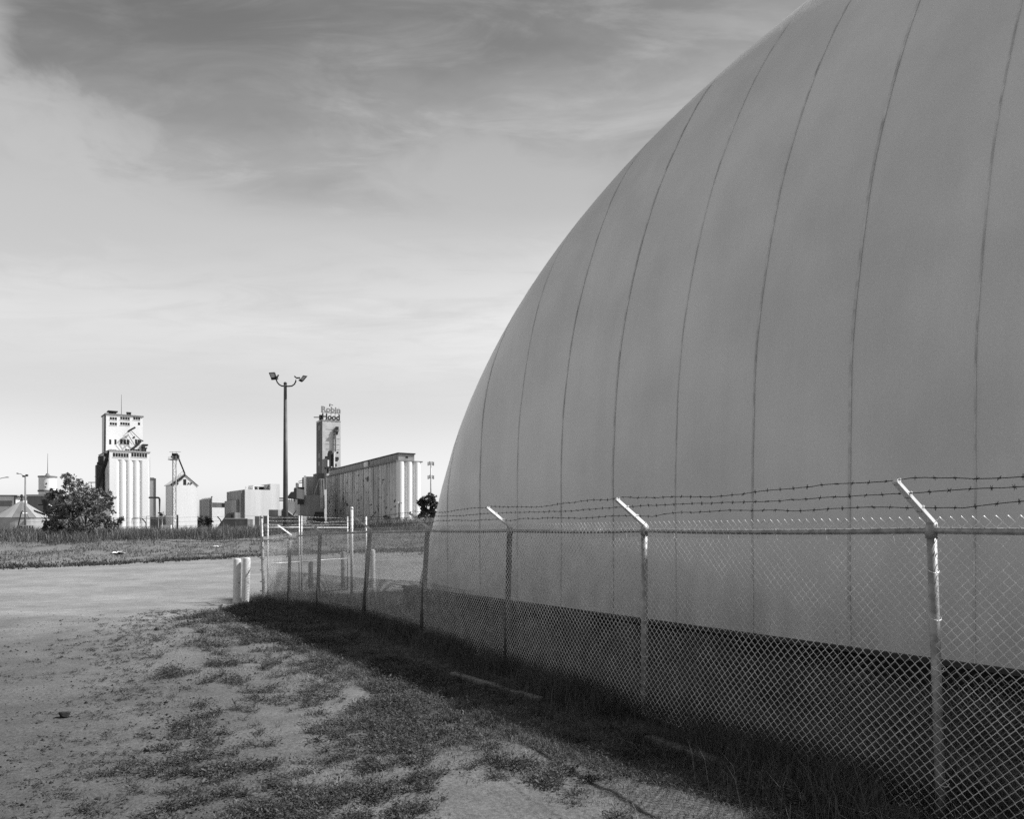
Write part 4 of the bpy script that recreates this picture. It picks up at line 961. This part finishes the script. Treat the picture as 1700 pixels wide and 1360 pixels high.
def build_middle_cluster():
    # low white mill with dark band
    root, F0, w, top, rt, f, o = simple_building('mill_building', 'low white mill with a dark band of glazing across its front', 'mill', 352.3, 378, 420, 36, 22, 826, WHITE)
    mb = MB(); F0.rect(mb, 352.6, 378.2, 835, 842.4, -.2, .12); bnd = mb.build('window_band', mat('grey_glazing', .16, .4, 0, .3, .5), root)
    mb = MB(); F0.rect(mb, 368.3, 373, 836, 842, -.1, .2); mb.build('pane', GLASS, bnd)
    mb = MB(); mb.prism(footprint(o - rt * 1.2 - f * 1, rt, f, 1.19, 21), BASEZ, top - .8); mb.box((o[0] - .5, o[1] + 1, top - .5), (.8, .8, 2.0)); mb.build('side_wall', MIDC, root)
    # dark sloped conveyor house in front
    d = 335.; root = thing('conveyor_house', P(385, 878, d)[:2] + (1.2,), 'dark building with a sloping end wall beside the low white mill', 'conveyor house')
    pl = [(357.5, 880), (377.5, 852.3), (389.5, 851), (389.5, 862), (411, 862), (411, 880)]; mb = MB()
    q = [P(a, b, d) for a, b in pl]; q2 = [(x, y + 7, z) for x, y, z in q]; n = len(q)
    mb.add(q + q2, [tuple(range(n))[::-1], tuple(range(n, 2 * n))] + [(i, (i + 1) % n, n + (i + 1) % n, n + i) for i in range(n)]); mb.build('wall', mat('dark_sheet', .17, .8, 0, .35, .4, streak=True), root)
    mb = MB(); mb.tube([P(373, 861.5, d - .3), P(411, 861.5, d - .3)], .18, 5)
    for px in (371, 391.5): mb.tube([P(px, 867, d - .4), P(px, 880, d - .4)], .12, 5)
    mb.build('pipe', STEEL, root); mb = MB(); Fq = Face((P(357, 0, d)[0], d), (1, 0), (0, -1)); Fq.rect(mb, 383.5, 386.5, 855, 861, -.1, .05); mb.build('door', IRON, root)
    x, y, z = P(395, 862, 345); MB().tube([(x, y, .9), (x, y, P(0, 853, 345)[2])], .16, 6).build('pipe_stack', STEEL, root)
    # big white mill block
    root, F0, w, top, rt, f, o = simple_building('mill_block', 'plain white mill block with a raised right half and roof frame', 'mill', 407, 464.5, 372, 36, 26, 813.5, WHITE2)
    t2 = F0.z(457, 803.7); mb = MB(); a0 = F0.a(449); F0.slab(mb, a0, w - .02, top + .003, t2, -20, -.02); mb.build('upper_block', WHITE2, root)
    mb = MB(); z0, z1 = top, F0.z(435, 805.8); a1 = F0.a(422.5)
    F0.slab(mb, a1, a0, z1 - .6, z1, -10, -2); F0.slab(mb, a1, a1 + .6, z0, z1 - .6, -10, -2); F0.slab(mb, F0.a(431.5), F0.a(433), z0, z1 - .6, -10, -3); F0.slab(mb, a1, a0, z0, z1 - .6, -10, -9.4); mb.build('roof_frame', WHITE2, root)
    mb = MB(); F0.slab(mb, F0.a(442.5), a0 - .02, z0, z1 + .5, -8, -1.5); mb.build('roof_hut', MIDC, root)
    mb = MB(); mb.prism(footprint(o - rt * 1.6 - f * 1.2, rt, f, 1.59, 24), BASEZ, top - .4); mb.prism(footprint(o - rt * 3.0 - f * 4, rt, f, 1.39, 20), BASEZ, F0.z(401, 830)); mb.build('side_annex', MIDC, root)
    mb = MB(); F0.slab(mb, .3, 1.0, top, top + 1.2, -1, -.3); mb.build('roof_vent', WHITE2, root)
    # sheds and a long dark wall in front of it, trailer
    r = simple_building('shed', 'square grey shed roof rising over the long dark wall near the lamp post', 'shed', 446.2, 461.6, 300, 0, 6, 846.6, MIDC)
    r = simple_building('long_shed', 'long dark low shed behind the gate left of the lamp post', 'shed', 436.5, 500, 290, 0, 8, 857, mat('dark_sheet', .17, .8))
    r = simple_building('shed', 'small narrow dark shed behind the tall end post', 'shed', 423, 430.5, 285, 0, 6, 857.5, MIDC)
    r = simple_building('trailer_truck', 'long white trailer roof behind the top of the gate', 'trailer', 438.5, 471, 160, 0, 3, 870.0, WHITE)
    d = 305.; root = thing('gabled_shed', P(474, 878, d)[:2] + (1.2,), 'dark gabled shed partly hidden by the tall lamp post', 'shed')
    pl = [(461.5, 857), (470, 846), (473, 846), (488, 857), (488, 880), (461.5, 880)]; q = [P(a, b, d) for a, b in pl]; q2 = [(x, y + 9, z) for x, y, z in q]; n = 6
    MB().add(q + q2, [tuple(range(n))[::-1], tuple(range(n, 2 * n))] + [(i, (i + 1) % n, n + (i + 1) % n, n + i) for i in range(n)]).build('wall', DARKC, root)
    mb = MB(); mb.tube([P(461, 857.5, d - .3), P(470, 845.6, d - .3), P(473, 845.6, d - .3), P(488.6, 857.5, d - .3)], .25, 5); mb.build('roof_edge', STEEL, root)
    # loading canopy with white wall
    d = 350.; root = thing('loading_house', P(484, 876, d)[:2] + (1.2,), 'white loading house under a dark stepped roof right of the lamp post', 'loading house')
    MB().hexa([P(475, 878, d), P(489, 878, d), P(489, 878, d + 9), P(475, 878, d + 9), P(475, 833, d), P(489, 833, d), P(489, 833, d + 9), P(475, 833, d + 9)]).build('wall', WHITE2, root)
    pl = [(475.5, 827.5), (483, 817), (487.7, 816.5), (487.7, 812), (492.5, 811), (492.5, 827.5)]; q = [P(a, b, d - 1) for a, b in pl]; q2 = [(x, y + 12, z) for x, y, z in q]
    MB().add(q + q2, [tuple(range(6))[::-1], tuple(range(6, 12))] + [(i, (i + 1) % 6, 6 + (i + 1) % 6, 6 + i) for i in range(6)]).build('roof', DARKC, root)
    mb = MB(); mb.tube([P(464, 831.3, d - 1), P(490, 831.3, d - 1)], .25, 5); mb.tube([P(464, 827.7, d - 1), P(476, 827.7, d - 1)], .3, 5)
    for px in (476.3, 480, 484, 488): mb.tube([P(px, 827.5, d - 1), P(px, 833, d - 1)], .12, 4)
    mb.build('handrail', IRON, root)
build_middle_cluster()

def build_right_elevator():
    dl = np.array((-.482, .876)); ne = np.array((.482, -.876)); nl = np.array((-.876, -.482)); re = np.array((.876, .482))
    D = 327.; o = np.array(((660 - CX) / FPX * D, D)); E_ = Face(o, re, ne); Lf = Face(o, dl, nl)
    root = thing('terminal_elevator', (o[0], o[1], 1.2), 'long stained concrete elevator with a row of silos and a tower at its far end', 'grain elevator')
    w = E_.a(700); ztop = E_.z(680, 767); LL = 112.; ns = 31
    pl = []
    for k in range(3):                                              # end silos, lit by the sun
        for t in np.linspace(0, 1, 11)[:-1]:
            th = math.pi * t; c = w / 3 * (k + .5); r = w / 6 * .985; pl.append(tuple(o + re * (c - r * math.cos(th)) + ne * (r * math.sin(th) - r)))
    pl.append(tuple(o + re * w - ne * (w / 6))); pl.append(tuple(o + re * w + dl * LL))
    for k in range(ns):                                             # the long flank, silo after silo
        for t in np.linspace(0, 1, 7)[:-1]:
            s0 = LL * (1 - (k + t) / ns); pl.append(tuple(o + dl * s0 + nl * (1.5 * (math.sin(math.pi * t) ** .5) - 1.5)))
    me = MB().prism(pl, BASEZ, ztop)
    me.build('silo_row', GREYC, root)
    # end silos given a whiter colour to imitate full sun on them
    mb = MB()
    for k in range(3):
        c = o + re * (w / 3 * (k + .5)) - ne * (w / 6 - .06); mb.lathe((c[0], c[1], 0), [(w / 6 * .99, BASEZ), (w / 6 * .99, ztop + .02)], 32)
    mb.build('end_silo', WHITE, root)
    mb = MB(); sp = footprint(o + re * -.6 + ne * -.2, re, ne, w + 1.2, LL); mb.prism(sp, ztop + .03, ztop + .5); mb.build('silo_roof', mat('roof_edge_grey', .22, .8), root)
    gt = Face(o + re * (w * .12) - ne * 2.4, re, ne); gw = w * .66; zg = gt.z(676, 754.3)
    MB().prism(footprint(gt.o, re, ne, gw, LL - 4), ztop + .503, zg).build('gallery', mat('gallery_sheet', .34, .8, 0, .2, .4), root)
    MB().prism(footprint(gt.o + ne * .4 - re * .4, re, ne, gw + .8, LL - 3.4), zg + .003, zg + .5).build('gallery_roof', IRON, root)
    gl = Face(gt.o, dl, nl)
    for k in range(20):
        a0 = 2 + k * 5.2; mb = MB(); gl.slab(mb, a0, a0 + 2.6, ztop + 1.3, zg - .5, -.2, .06); mb.build('window', GLASS, root)
    mb = MB(); gt.slab(mb, gw * .45, gw * .6, ztop + 1.8, zg - .9, -.2, .06); mb.build('window', GLASS, root)
    mb = MB(); p0 = 40.; gl.slab(mb, p0, p0 + 6, ztop + .7, zg - .2, -.1, .5); mb.build('gallery_patch', WHITE2, root)
    # broken windows, wall ties and scars scattered over the flank
    R = np.random.default_rng(77)
    for row, n in ((.80, 9), (.70, 8), (.62, 12), (.53, 9), (.42, 6), (.30, 6)):
        for k in range(n):
            s0 = LL * (.10 + .78 * (k + R.uniform(.1, .9)) / n); kk = (s0 / LL * ns) % 1; dep = 1.5 * (math.sin(math.pi * kk) ** .5) - 1.5; h = BASEZ + (ztop - BASEZ) * (row + R.normal(0, .025))
            sw, sh_ = R.uniform(.3, .9), R.uniform(.4, 1.1); mb = MB(); Lf.slab(mb, s0, s0 + sw, h, h + sh_, dep - .8, dep + .12); mb.build('opening', GLASS, root)
    mb = MB()
    for k in (9, 18, 26): s0 = LL * k / ns; mb.tube([Lf.pt(s0, BASEZ, -.6), Lf.pt(s0, ztop, -.6)], .28, 5)
    mb.build('downpipe', IRON, root)
    # tower
    D2 = 446.; o2 = np.array(((535.2 - CX) / FPX * D2, D2)); T = Face(o2, re, ne); w2 = T.a(565.5); TL = Face(o2, dl, nl); tw = 13.
    zt = T.z(550, 698.5)
    MB().prism(footprint(o2, re, ne, w2, tw), BASEZ, zt).build('tower', mat('tower_concrete', .62, .8, 0, .14, .25, .05, 4, streak=False), root)
    MB().prism(footprint(o2 - re * .25 + ne * .25, re, ne, w2 + .5, tw + .5), zt + .003, zt + .7).build('tower_parapet', WHITE2, root)
    MB().hexa([TL.pt(.02, ztop, .12), TL.pt(tw, ztop, .12), TL.pt(tw, ztop, -.2), TL.pt(.02, ztop, -.2), TL.pt(.02, zt - .3, .12), TL.pt(tw, zt - .3, .12), TL.pt(tw, zt - .3, -.2), TL.pt(.02, zt - .3, -.2)]).build('side_cladding', mat('dark_weathered_cladding', .15, .85, 0, .25, .3, streak=True), root)
    for y0, y1 in ((706.5, 714.5), (753, 761), (767, 774)): 
        mb = MB(); TL.rect(mb, 531.3, 529.4, y0, y1, -.2, .2); mb.build('window', GLASS, root)
    mb = MB()
    for py in (713, 728, 737.5, 746): T.rect(mb, 541, 564, py, py + .35, -.1, .12)
    mb.build('pour_line', mat('grey_parapet', .45, .8), root)
    mb = MB(); mb.tube([T.pt(T.a(556.5), T.z(556, 750), .9), T.pt(T.a(556.5), T.z(556, 714), .9)], .55, 7); mb.tube([T.pt(T.a(553), T.z(553, 746), .7), T.pt(T.a(553), T.z(553, 712), .7)], .15, 5); mb.build('leg_pipe', mat('worn_steel', .3, .6), root)
    mb = MB(); T.rect(mb, 554, 561, 716, 717.5, 0, 2.0); T.rect(mb, 556.5, 561, 709, 714, .2, 1.6); T.rect(mb, 556, 560, 718, 722, 0, 1.4); mb.build('platform', IRON, root)
    A2 = Face(o2 + ne * 8, re, ne)
    mb = MB(); mb.prism(footprint(o2 + ne * 9, re, ne, A2.a(541.5), 8.9), ztop - 6, A2.z(538, 761)); mb.build('stair_house', mat('grey_cladding', .27, .8), root)
    mb = MB(); A2.rect(mb, 541.6, 546, 757.5, 786, -3, 0); A2.rect(mb, 546, 553.5, 752, 755, -3, 0); A2.rect(mb, 546, 549.5, 755, 778, -3, 0); A2.rect(mb, 551.5, 553.5, 755, 778, -3, 0); A2.rect(mb, 547, 552, 748.5, 752, -3, 0); mb.build('head_frame', IRON, root)
    mb = MB(); A2.rect(mb, 556, 562.5, 759, 764, -2, 0); A2.rect(mb, 557, 561, 764, 766, -2, 0); A2.rect(mb, 555.5, 559, 770, 775, -2, 0); A2.rect(mb, 560, 562, 750, 753, -2, 0); A2.rect(mb, 540, 560, 776.5, 779, -2, .6); mb.build('machinery', IRON, root)
    mb = MB(); A2.rect(mb, 543.5, 546, 764, 775, 0, .5); A2.rect(mb, 554, 556, 752, 776, -1, .4); A2.rect(mb, 549.5, 551.2, 775, 780, 0, .5); mb.build('white_duct', WHITE, root)
    # rooftop letters
    sg = thing('rooftop_sign', (o2[0], o2[1], zt), 'two-line letter sign on a frame atop the tall tower of the long elevator', 'sign')
    ang = math.atan2(re[1], re[0])
    def letters(txt, px0, px1, py0, py1, m):
        cu = bpy.data.curves.new('tmp', 'FONT'); cu.body = txt; cu.extrude = .08; cu.offset = .035
        tmp = bpy.data.objects.new('tmp', cu); COL.objects.link(tmp); dg = bpy.context.evaluated_depsgraph_get()
        me = bpy.data.meshes.new_from_object(tmp.evaluated_get(dg)); bpy.data.objects.remove(tmp); bpy.data.curves.remove(cu)
        co = np.zeros(len(me.vertices) * 3); me.vertices.foreach_get('co', co); co = co.reshape(-1, 3)
        mn, mx = co.min(0), co.max(0); a0, a1 = T.a(px0), T.a(px1); z0, z1 = T.z((px0 + px1) / 2, py1), T.z((px0 + px1) / 2, py0)
        a = a0 + (co[:, 0] - mn[0]) / (mx[0] - mn[0]) * (a1 - a0); z = z0 + (co[:, 1] - mn[1]) / (mx[1] - mn[1]) * (z1 - z0)
        w_ = np.array([T.pt(aa, zz, .3 + dd * 2.0) for aa, zz, dd in zip(a, z, co[:, 2])])
        fs = [tuple(p.vertices) for p in me.polygons]; bpy.data.meshes.remove(me)
        raw('lettering', w_, fs, m, sg)
    letters('Robin', 533, 565, 675.5, 685, mat('grey_letter', .28, .7)); letters('Hood', 534.5, 564, 687.6, 697.6, mat('black_letter', .03, .7))
    mb = MB(); 
    for py in (685.6, 698): mb.tube([T.pt(T.a(533), T.z(549, py), -.05), T.pt(T.a(565.5), T.z(549, py), -.05)], .2, 5)
    for px in (536, 543, 550, 557, 563): mb.tube([T.pt(T.a(px), zt, -.25), T.pt(T.a(px), T.z(px, 676), -.25)], .1, 5); mb.tube([T.pt(T.a(px), zt, -3), T.pt(T.a(px), T.z(px, 680), -.3)], .08, 5)
    mb.build('frame', STEEL, sg)
    mb = MB(); mb.tube([T.pt(T.a(521), T.z(521, 693), 0), T.pt(T.a(533), T.z(533, 693), 0)], .28, 5); mb.box(T.pt(T.a(534), T.z(534, 693), -1), (2, 2, 2.8), ang); mb.build('boom', IRON, sg)
    mb = MB(); mb.tube([T.pt(T.a(547.5), T.z(547, 675), -.1), T.pt(T.a(547.5), T.z(547, 671), -.1)], .3, 5); mb.tube([T.pt(T.a(547), T.z(547, 671), -.1), T.pt(T.a(553), T.z(552, 673), -.1)], .18, 5); mb.build('feather_piece', IRON, sg)  # small dark feather shape standing over the lettering
    # plant houses at the foot of the tower
    def blk(px0, px1, py, d, dp, phi=-30): 
        rt, f = rot(phi); oo = np.array(((px0 - CX) / FPX * d, d)); Fz = Face(oo, rt, f); return oo, Fz, rt, f, Fz.a(px1)
    hs = thing('plant_house', P(515, 876, 400)[:2] + (1.2,), 'cluster of grey and dark plant blocks at the foot of the tall tower', 'plant house')
    def add(name, px0, px1, py, d, dp, m):
        x0, x1 = P(px0, 0, d)[0], P(px1, 0, d)[0]; zt_ = P(0, py, d)[2]; q = [np.array((x0, d)), np.array((x1, d)), np.array((x1, d)) + dl * dp, np.array((x0, d)) + dl * dp]
        return MB().prism([tuple(a) for a in q], BASEZ, zt_).build(name, m, hs)
    add('rear_block', 509, 526, 791.5, 420, 10, MIDC); add('dark_block', 494.2, 506, 809, 405, 8, IRON); add('front_block', 498, 538, 822.5, 385, 12, mat('grey_cladding', .27, .8)); add('column', 492.3, 494.6, 802, 398, 2, MIDC); add('white_column', 506, 508.2, 790, 404, 2, WHITE); add('pipe_block', 526.5, 538.5, 786, 399, 8, DARKC)
    MB().box(P(499.3, 831.5, 383.9), (3.2, .3, 3.8)).build('panel', IRON, hs)
    mb = MB(); 
    for px, r in ((531.5, .3), (534, .45), (537, .3)): mb.tube([P(px, 795, 384), P(px + 1.5, 845, 384)], r, 6)
    mb.tube([P(521, 823, 384), P(530, 795, 384)], .2, 5); mb.build('pipe', STEEL, hs)
    mb = MB(); mb.tube([P(495.5, 803, 404), P(495.5, 809, 404)], .18, 5); mb.tube([P(502.5, 798, 404), P(502.5, 809, 404)], .18, 5); mb.tube([P(495.5, 800, 404), P(502.5, 797.5, 404), P(502.5, 801.5, 404), P(496, 802.5, 404)], .2, 5); mb.build('hoist_frame', IRON, hs)
    mb = MB(); mb.hexa([P(518, 866, 370), P(540, 866, 370), P(540, 866, 376), P(518, 866, 376), P(523, 850, 370), P(537, 850, 370), P(537, 850, 376), P(523, 850, 376)]); mb.build('hopper', IRON, hs)
build_right_elevator()

# ------------------------------------------------------------------ poles and lamps
def build_lamps():
    d = 60.; s = d / FPX; x = (474 - CX) * s; z = float(gz(x, d, False)); zt = P(0, 637, d)[2]
    root = thing('lamp_post', (x, d, z), 'tall dark steel lamp post with two floodlights on curved arms', 'lamp post')
    MB().tube([(x, d, z - .4), (x, d, z + 3), (x - .02, d, zt)], [.20, .19, .115], 20).build('pole', mat('dark_pole_steel', .075, .5, .3, .25, 1.5), root, True)
    MB().lathe((x, d, z), [(.34, -.3), (.34, .12), (.26, .2)], 16).build('base', CONC, root)
    MB().lathe((x - .02, d, zt), [(.13, -.05), (.13, .05), (.06, .12)], 14).build('pole_cap', IRON, root, True)
    def q(cx_, cy_, dy=0.): px, py = 430 + cx_ / 17., 600 + cy_ / 17.; X, Y, Z = P(px, py, d); return (X, Y + dy, Z)
    for pts, head in (([(735, 700), (640, 695), (570, 655), (515, 590), (487, 520), (490, 470), (545, 425)], 0), ([(745, 700), (830, 705), (930, 695), (1000, 645), (1040, 560), (1040, 490), (1000, 420)], 1)):
        arm = MB().tube([q(*p) for p in pts[:-1]], .055, 8).build('arm', IRON, root, True)
    def flood(corners, depth, brk):
        c = np.array([q(*k) for k in corners]); off = np.array(depth)
        mb = MB(); mb.hexa([c[3] , c[2], c[2] + off, c[3] + off, c[0], c[1], c[1] + off, c[0] + off]); fl = mb.build('floodlight', IRON, root)
        m = c.mean(0); i = m + (c - m) * .72 - off * .06; j = m + (c - m) * .72 + off * .02
        MB().hexa([i[3], i[2], j[2], j[3], i[0], i[1], j[1], j[0]]).build('lens', mat('floodlight_lens', .42, .25, 0, .1), fl)
        lo = np.array([q(*k) for k in brk[:4]]); MB().hexa([lo[3], lo[2], lo[2] + off * 1.6, lo[3] + off * 1.6, lo[0], lo[1], lo[1] + off * 1.6, lo[0] + off * 1.6]).build('driver_box', IRON, fl)
        MB().tube([q(*k) for k in brk[4:]], .06, 6).build('bracket', IRON, fl)
    flood([(272, 318), (425, 305), (490, 470), (340, 490)], (.02, .18, .03), [(335, 470), (490, 455), (505, 510), (345, 525), (450, 440), (520, 440), (550, 380)])
    flood([(1240, 395), (1355, 415), (1235, 560), (1150, 530)], (-.02, .25, .05), [(1150, 495), (1240, 545), (1190, 585), (1105, 540), (1160, 465), (1060, 470), (1000, 420)])
    POLE = mat('grey_lamp_pole', .2, .6, .3, .2, 1.0)
    d = 95.; s = d / FPX; x = (42 - CX) * s; z = float(gz(x, d, False)); top = P(0, 790, d)[2]
    root = thing('street_lamp', (x, d, z), 'thin street lamp with a curved arm standing behind the leaning post', 'street lamp', 'street lamps at the left edge')
    MB().tube([(x, d, z - .3), (x, d, top)], [.12, .08], 10).build('pole', POLE, root, True)
    MB().tube([(x, d, top - .1), (x - .35, d, top + .05), P(35, 787.3, d), P(32, 786.5, d)], .04, 6).build('arm', POLE, root, True)
    MB().tube([P(33, 786.8, d), P(28, 786.2, d)], [.05, .09], 8).build('lamp_head', STEEL, root, True)
    mb = MB(); mb.box(P(39.3, 791, d - .2), (.22, .2, .2)); mb.box(P(44.5, 789.6, d - .2), (.24, .2, .24)); mb.build('camera_unit', IRON, root)
    mb = MB(); mb.lathe(P(38, 852.5, d - .3), [(.02, -.1), (.12, -.05), (.12, .05), (.02, .1)], 10); mb.lathe(P(43.5, 852.5, d - .3), [(.02, -.1), (.12, -.05), (.12, .05), (.02, .1)], 10); mb.build('marker_ball', WHITE, root)
    x2 = (-14 - CX) * s; z2 = float(gz(x2, d, False)); root = thing('street_lamp', (x2, d, z2), 'street lamp of which only the arm reaches in at the left edge', 'street lamp', 'street lamps at the left edge')
    MB().tube([(x2, d, z2 - .3), (x2, d, P(0, 798, d)[2])], [.12, .08], 10).build('pole', POLE, root, True)
    MB().tube([(x2, d, P(0, 798.5, d)[2]), P(-5, 796, d), P(4, 793.8, d), P(9, 793, d)], .04, 6).build('arm', POLE, root, True); MB().tube([P(8, 793, d), P(14.5, 792.3, d)], [.05, .09], 8).build('lamp_head', STEEL, root, True)
    d = 150.; s = d / FPX; x = (662.6 - CX) * s; z = float(gz(x, d, False)); root = thing('yard_lamp', (x, d, z), 'small double-headed yard lamp before the lit end silos', 'yard lamp')
    MB().tube([(x, d, z - .3), (x, d, P(0, 835, d)[2])], [.13, .1], 8).build('pole', IRON, root, True)
    mb = MB(); mb.box(P(659, 835, d), (.5, .4, .3)); mb.box(P(666, 835.5, d), (.45, .4, .25)); mb.tube([P(659, 835, d), P(666, 835.5, d)], .05, 5); mb.build('lamp_head', WHITE2, root)
    d = 210.; x = (715.5 - CX) / FPX * d; z = float(gz(x, d, False)); root = thing('antenna_mast', (x, d, z), 'slim antenna mast with two rings of panels beside the dome edge', 'antenna mast')
    MB().tube([(x, d, z - .3), (x, d, P(0, 767, d)[2])], [.28, .18], 10).build('pole', STEEL, root, True)
    for py in (770.5, 793): 
        mb = MB()
        for px, dz in ((711, 0), (713.5, .15), (717.6, .1), (720, 0)): mb.box((P(px, 0, d)[0], d - .4, P(0, py, d)[2] + dz), (.28, .2, 1.0))
        mb.tube([P(710.5, py + 1.5, d), P(720.5, py + 1.5, d)], .07, 5); mb.build('antenna_panel', STEEL, root)
build_lamps()

def build_bank_fence():
    POST = mat('rusted_post', .045, .8, .2, .3, 4)
    def bent(root, px0, y0, px1, y1, px2, y2, d, r):
        MB().tube([P(px0, y0 + 4, d), P(px1, y1, d), P(px1 + (px2 - px1) * .15, y1 + (y2 - y1) * .3, d), P(px2, y2, d)], r, 7).build('post', POST, root, True)
    d = 78.
    root = thing('wire_fence', P(240, 895, d)[:2] + (1.27,), 'rusty bent-topped wire fence running through the tall grass of the bank', 'fence')
    for a in ((241, 894, 242.6, 870, 236, 861.5), (486, 877, 486.5, 857, 492, 848), (615.5, 882, 616, 861, 622, 853.5), (658, 882, 660, 862, 664, 855.5), (25, 888, 34, 857, 37.5, 848), (120, 894, 121, 868, 116, 860), (366, 892, 367, 866, 361, 858), (585, 878, 577, 868, 580, 857)):
        bent(root, *a, d, .055)
    pts = [(25, 866), (120, 866), (241, 867), (366, 864), (486, 862), (616, 861), (660, 861), (745, 862)]
    for k in range(3):
        p = np.array([P(px - 3 + 2 * k, py - 6 + 7 * k, d) for px, py in pts]); MB().tube(p, .008, 4, False).build('strand', POST, root)
    d = 82.; root = thing('pipe_gate', P(256, 886, d)[:2] + (1.27,), 'pale pipe frame gate standing in the tall grass right of the bush', 'gate'); mb = MB()
    for px, y0 in ((219, 861), (233, 860), (243, 858), (263, 858), (269.2, 858), (291.5, 858.5)): mb.tube([P(px, 893, d), P(px, y0, d)], .035, 6)
    for a, b in (((219, 861), (243, 857.5)), ((243, 857.5), (293, 858)), ((219, 861.5), (293, 860.7)), ((263, 880), (293, 880))): mb.tube([P(*a, d), P(*b, d)], .03, 6)
    mb.build('frame', PALE, root, True)
    d = 86.; x, y, z = P(294.6, 880, d); root = thing('guard_post', (x, y, 1.27), 'dark upright post at the right end of the pale pipe gate', 'post')
    MB().lathe((x, y, 0), [(.10, 1.0), (.10, P(0, 855.5, d)[2]), (.05, P(0, 855, d)[2])], 12).build('pole', POST, root, True)
    d = 92.; x, y, _ = P(42, 885, d); z = float(gz(x, y, False)); root = thing('railing', (x, y, z), 'low pale railing with dark uprights at the foot of the conical bin', 'railing'); mb = MB()
    for py in (873, 880): mb.tube([P(33, py, d), P(55, py, d)], .03, 5)
    mb.build('rail', PALE, root); mb = MB()
    for px in (33, 36, 45.5, 49.5, 54): mb.box(P(px, 876.5, d), (.16, .08, .5)); mb.tube([P(px, 876, d), (P(px, 0, d)[0], d, z - .2)], .03, 5)
    mb.build('upright', IRON, root)
build_bank_fence()
